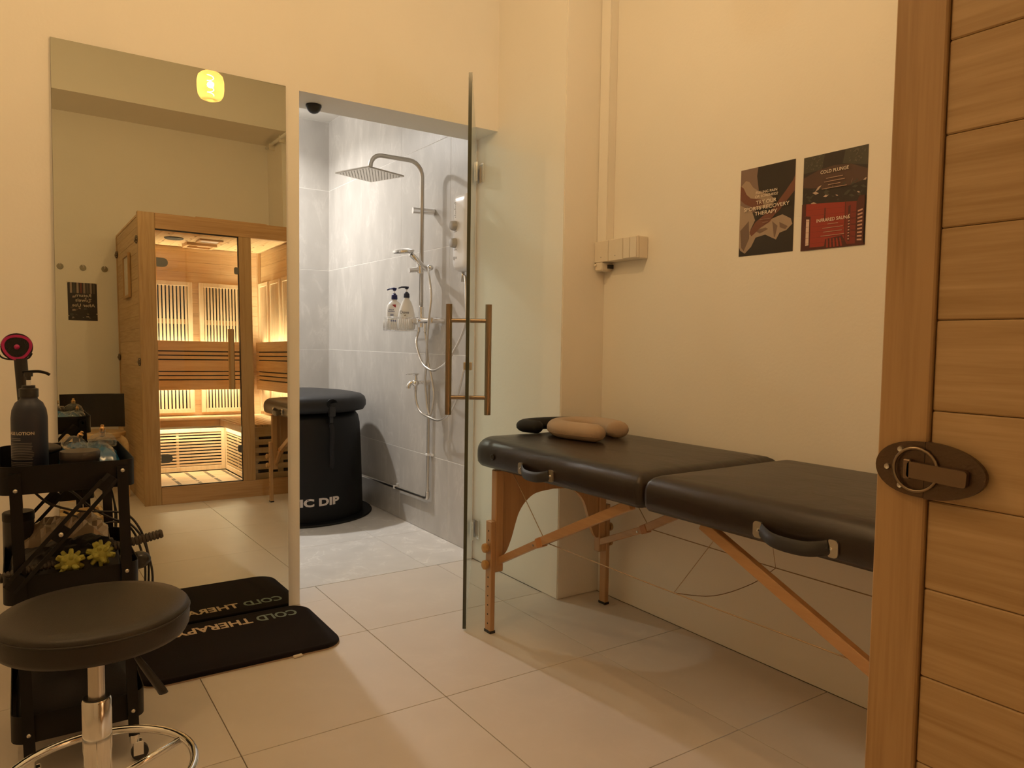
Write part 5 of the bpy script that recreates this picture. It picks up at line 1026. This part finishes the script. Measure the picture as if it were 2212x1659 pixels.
bm = bmesh.new(); lathe(bm, [(0, 0), (0.034, 0), (0.036, 0.004), (0.036, 0.13), (0, 0.13)], n=24); finish(bm, 'can', BLACKP, cn, True, auto=40); bm = bmesh.new(); lathe(bm, [(0, 0.1302), (0.037, 0.1302), (0.037, 0.15), (0.034, 0.153), (0, 0.153)], n=24); finish(bm, 'lid', BLACKM, cn, True, auto=40)
# cables drooping off the cart
cb = thing('power_cables', 'bundle of black cables drooping over the right side of the cart', 'cable', (0.2, 2.36, 0.5)); CO = Vector((0.2, 2.36, 0.5))
for P in ([(0.03, 2.40, 0.64), (0.07, 2.40, 0.60), (0.14, 2.41, 0.570), (0.20, 2.42, 0.560), (0.26, 2.42, 0.545), (0.298, 2.42, 0.49), (0.316, 2.41, 0.42), (0.325, 2.40, 0.33), (0.30, 2.42, 0.16), (0.27, 2.50, 0.012)],
          [(0.10, 2.40, 0.575), (0.18, 2.41, 0.530), (0.235, 2.42, 0.525), (0.272, 2.42, 0.500), (0.295, 2.41, 0.44), (0.306, 2.40, 0.36), (0.29, 2.42, 0.18), (0.26, 2.52, 0.012)],
          [(0.06, 2.41, 0.66), (0.12, 2.41, 0.63), (0.17, 2.42, 0.575), (0.225, 2.42, 0.535), (0.27, 2.41, 0.515), (0.306, 2.41, 0.455), (0.318, 2.42, 0.37), (0.305, 2.44, 0.2), (0.25, 2.54, 0.012)]):
    bm = bmesh.new(); tube(bm, [p-CO for p in catmull(P, 6)], 0.0033, 8); finish(bm, 'cable', BLACKP, cb, True)
# bottom tray bag
bt = thing('black_sack', 'black cloth sack stuffed in the bottom tier of the cart', 'bag', (0.11, 2.235, 0.109))
finish(crumple(0.255, 0.37, 0.15, 31, 16, 14, 0.3), 'sack_body', BLACKF, bt, True, auto=70)
# wooden crate on end between cart and mirror
cr = thing('wooden_crate', 'open pale wooden crate standing on end behind the cart', 'crate', (0.155, 2.66, 0))
bm = bmesh.new(); W_, D_, H_ = 0.19, 0.20, 0.43
for sx2 in (-1, 1):
    for sy2 in (-1, 1): box(bm, sx2*W_/2-0.009, sx2*W_/2+0.009, sy2*D_/2-0.009, sy2*D_/2+0.009, 0, H_, 0.001)
finish(bm, 'post', BIRCH, cr)
for z in (0.05, 0.22, 0.42):
    bm = bmesh.new(); box(bm, -W_/2+0.009, W_/2-0.009, -D_/2-0.006, -D_/2+0.004, z-0.012, z+0.008); box(bm, -W_/2+0.009, W_/2-0.009, D_/2-0.004, D_/2+0.006, z-0.012, z+0.008); box(bm, -W_/2-0.006, -W_/2+0.004, -D_/2+0.009, D_/2-0.009, z-0.012, z+0.008); box(bm, W_/2-0.004, W_/2+0.006, -D_/2+0.009, D_/2-0.009, z-0.012, z+0.008); finish(bm, 'rail', BIRCH, cr)
    bm = bmesh.new(); box(bm, -W_/2+0.01, W_/2-0.01, -D_/2+0.005, D_/2-0.005, z-0.004, z); finish(bm, 'shelf_board', BIRCH, cr)

# ================================================================== STOOL
stx, sty = 0.1145, 1.582
st = thing('rolling_stool', 'round black padded rolling stool with chrome foot ring', 'stool', (stx, sty, 0))
SEAT = mat('stool_vinyl', (0.020, 0.015, 0.011), 0.42, bump=0.2, bscale=600)
bm = bmesh.new(); lathe(bm, [(0, 0.497), (0.150, 0.497), (0.160, 0.501), (0.1645, 0.510), (0.1655, 0.530), (0.1645, 0.541)], n=64)
lathe(bm, [(0.1645, 0.5415), (0.1635, 0.548), (0.157, 0.5535), (0.13, 0.556), (0.08, 0.557), (0, 0.557)], n=64); sp_ = finish(bm, 'seat', SEAT, st, True, auto=70)
bm = bmesh.new(); tube(bm, [(0.1650*math.cos(2*PI*k/64), 0.1650*math.sin(2*PI*k/64), 0.5412) for k in range(64)], 0.0018, 6, closed=True); finish(bm, 'piping', SEAT, sp_, True)
bm = bmesh.new(); lathe(bm, [(0, 0.484), (0.07, 0.484), (0.075, 0.4965), (0, 0.4965)], n=24); cyl(bm, (0, 0, 0.47), (0, 0, 0.49), 0.03, n=20); finish(bm, 'seat_plate', BLACKM, st, True, auto=40)
bm = bmesh.new(); cyl(bm, (0, 0, 0.36), (0, 0, 0.475), 0.0145, n=24); finish(bm, 'gas_piston', STEEL, st, True, auto=40)
bm = bmesh.new(); lathe(bm, [(0.015, 0.377), (0.0235, 0.377), (0.0255, 0.373), (0.0255, 0.275), (0.024, 0.268), (0.024, 0.075), (0.026, 0.07), (0, 0.07)], n=32); finish(bm, 'gas_cylinder', CHROME, st, True, auto=30)
bm = bmesh.new(); lathe(bm, [(0.0146, 0.3785), (0.023, 0.3785), (0.023, 0.374)], n=24); finish(bm, 'collar', BLACKP, st)
bm = bmesh.new(); tube(bm, [(0.172*math.cos(2*PI*k/56), 0.172*math.sin(2*PI*k/56), 0.222) for k in range(56)], 0.0085, 12, closed=True); fr_ = finish(bm, 'foot_ring', CHROME, st, True)
bm = bmesh.new()
for k in range(3): a_ = 0.35+2*PI*k/3; tube(bm, [(0.024*math.cos(a_), 0.024*math.sin(a_), 0.20), (0.166*math.cos(a_), 0.166*math.sin(a_), 0.219)], 0.0075, 10)
finish(bm, 'ring_spoke', CHROME, st, True)
for k in range(5):
    a_ = 0.15+2*PI*k/5; c_, s_ = math.cos(a_), math.sin(a_)
    bm = bmesh.new(); tube(bm, catmull([(0.02*c_, 0.02*s_, 0.105), (0.12*c_, 0.12*s_, 0.108), (0.21*c_, 0.21*s_, 0.098), (0.235*c_, 0.235*s_, 0.075)], 5), 0.0125, 12); lg_ = finish(bm, 'leg', CHROME, st, True)
    bm = bmesh.new()
    for q in (-0.013, 0.013): cyl(bm, (0.235*c_-s_*(q-0.007), 0.235*s_+c_*(q-0.007), 0.0265), (0.235*c_-s_*(q+0.007), 0.235*s_+c_*(q+0.007), 0.0265), 0.026, n=22)
    cyl(bm, (0.235*c_, 0.235*s_, 0.025), (0.235*c_, 0.235*s_, 0.078), 0.006, n=10); finish(bm, 'caster', BLACKP, lg_, True, auto=40)
bm = bmesh.new(); tube(bm, [(0.02, 0.005, 0.478), (0.055, 0.012, 0.462), (0.078, 0.018, 0.425)], 0.004, 8); lv = finish(bm, 'lever', BLACKM, st, True)
bm = bmesh.new(); tube(bm, [(0.070, 0.017, 0.437), (0.085, 0.020, 0.41), (0.108, 0.025, 0.368), (0.118, 0.028, 0.350), (0.121, 0.028, 0.343)], lambda t: 0.006+0.0045*math.sin(min(t*1.3, 1)*PI*0.6), 10, prof=(1.2, 0.6)); finish(bm, 'grip', BLACKP, lv, True)

# ================================================================== CHAIR (seen in the mirror)
ch_ = thing('bentwood_chair', 'birch chair with round seat and wide black backrest beside the sauna', 'chair', (0.475, -0.23, 0))
def bend(t): return t
for sx2 in (-1, 1):
    bm = bmesh.new(); tube(bm, catmull([(sx2*0.17, 0.175, 0.0), (sx2*0.17, 0.175, 0.30), (sx2*0.168, 0.168, 0.38), (sx2*0.14, 0.13, 0.412), (sx2*0.09, 0.08, 0.417)], 6), 0.022, 8, prof=(0.6, 1.1)); finish(bm, 'leg', BIRCH, ch_, True, auto=50)
    bm = bmesh.new(); tube(bm, [(sx2*0.17, -0.16, 0.0), (sx2*0.18, -0.165, 0.40), (sx2*0.185, -0.17, 0.60)], 0.020, 8, prof=(0.6, 1.1)); finish(bm, 'leg', BIRCH, ch_, True, auto=50)
bm = bmesh.new(); lathe(bm, [(0, 0.418), (0.182, 0.418), (0.19, 0.424), (0.19, 0.450), (0.184, 0.456), (0, 0.456)], (0, 0.02, 0), 40); finish(bm, 'seat', BIRCH, ch_, True, auto=40)
bm = bmesh.new(); R1 = []
for z in (0.47, 0.715):
    pts_ = [(-0.205+0.41*k/16, -0.185+0.05*(abs(-1+k/8))**2) for k in range(17)]
    R1.append([(x_, y_, z) for x_, y_ in pts_]+[(x_, y_-0.014, z) for x_, y_ in pts_[::-1]])
stack(bm, R1); finish(bm, 'backrest', mat('chair_black', (0.012, 0.010, 0.009), 0.45), ch_)
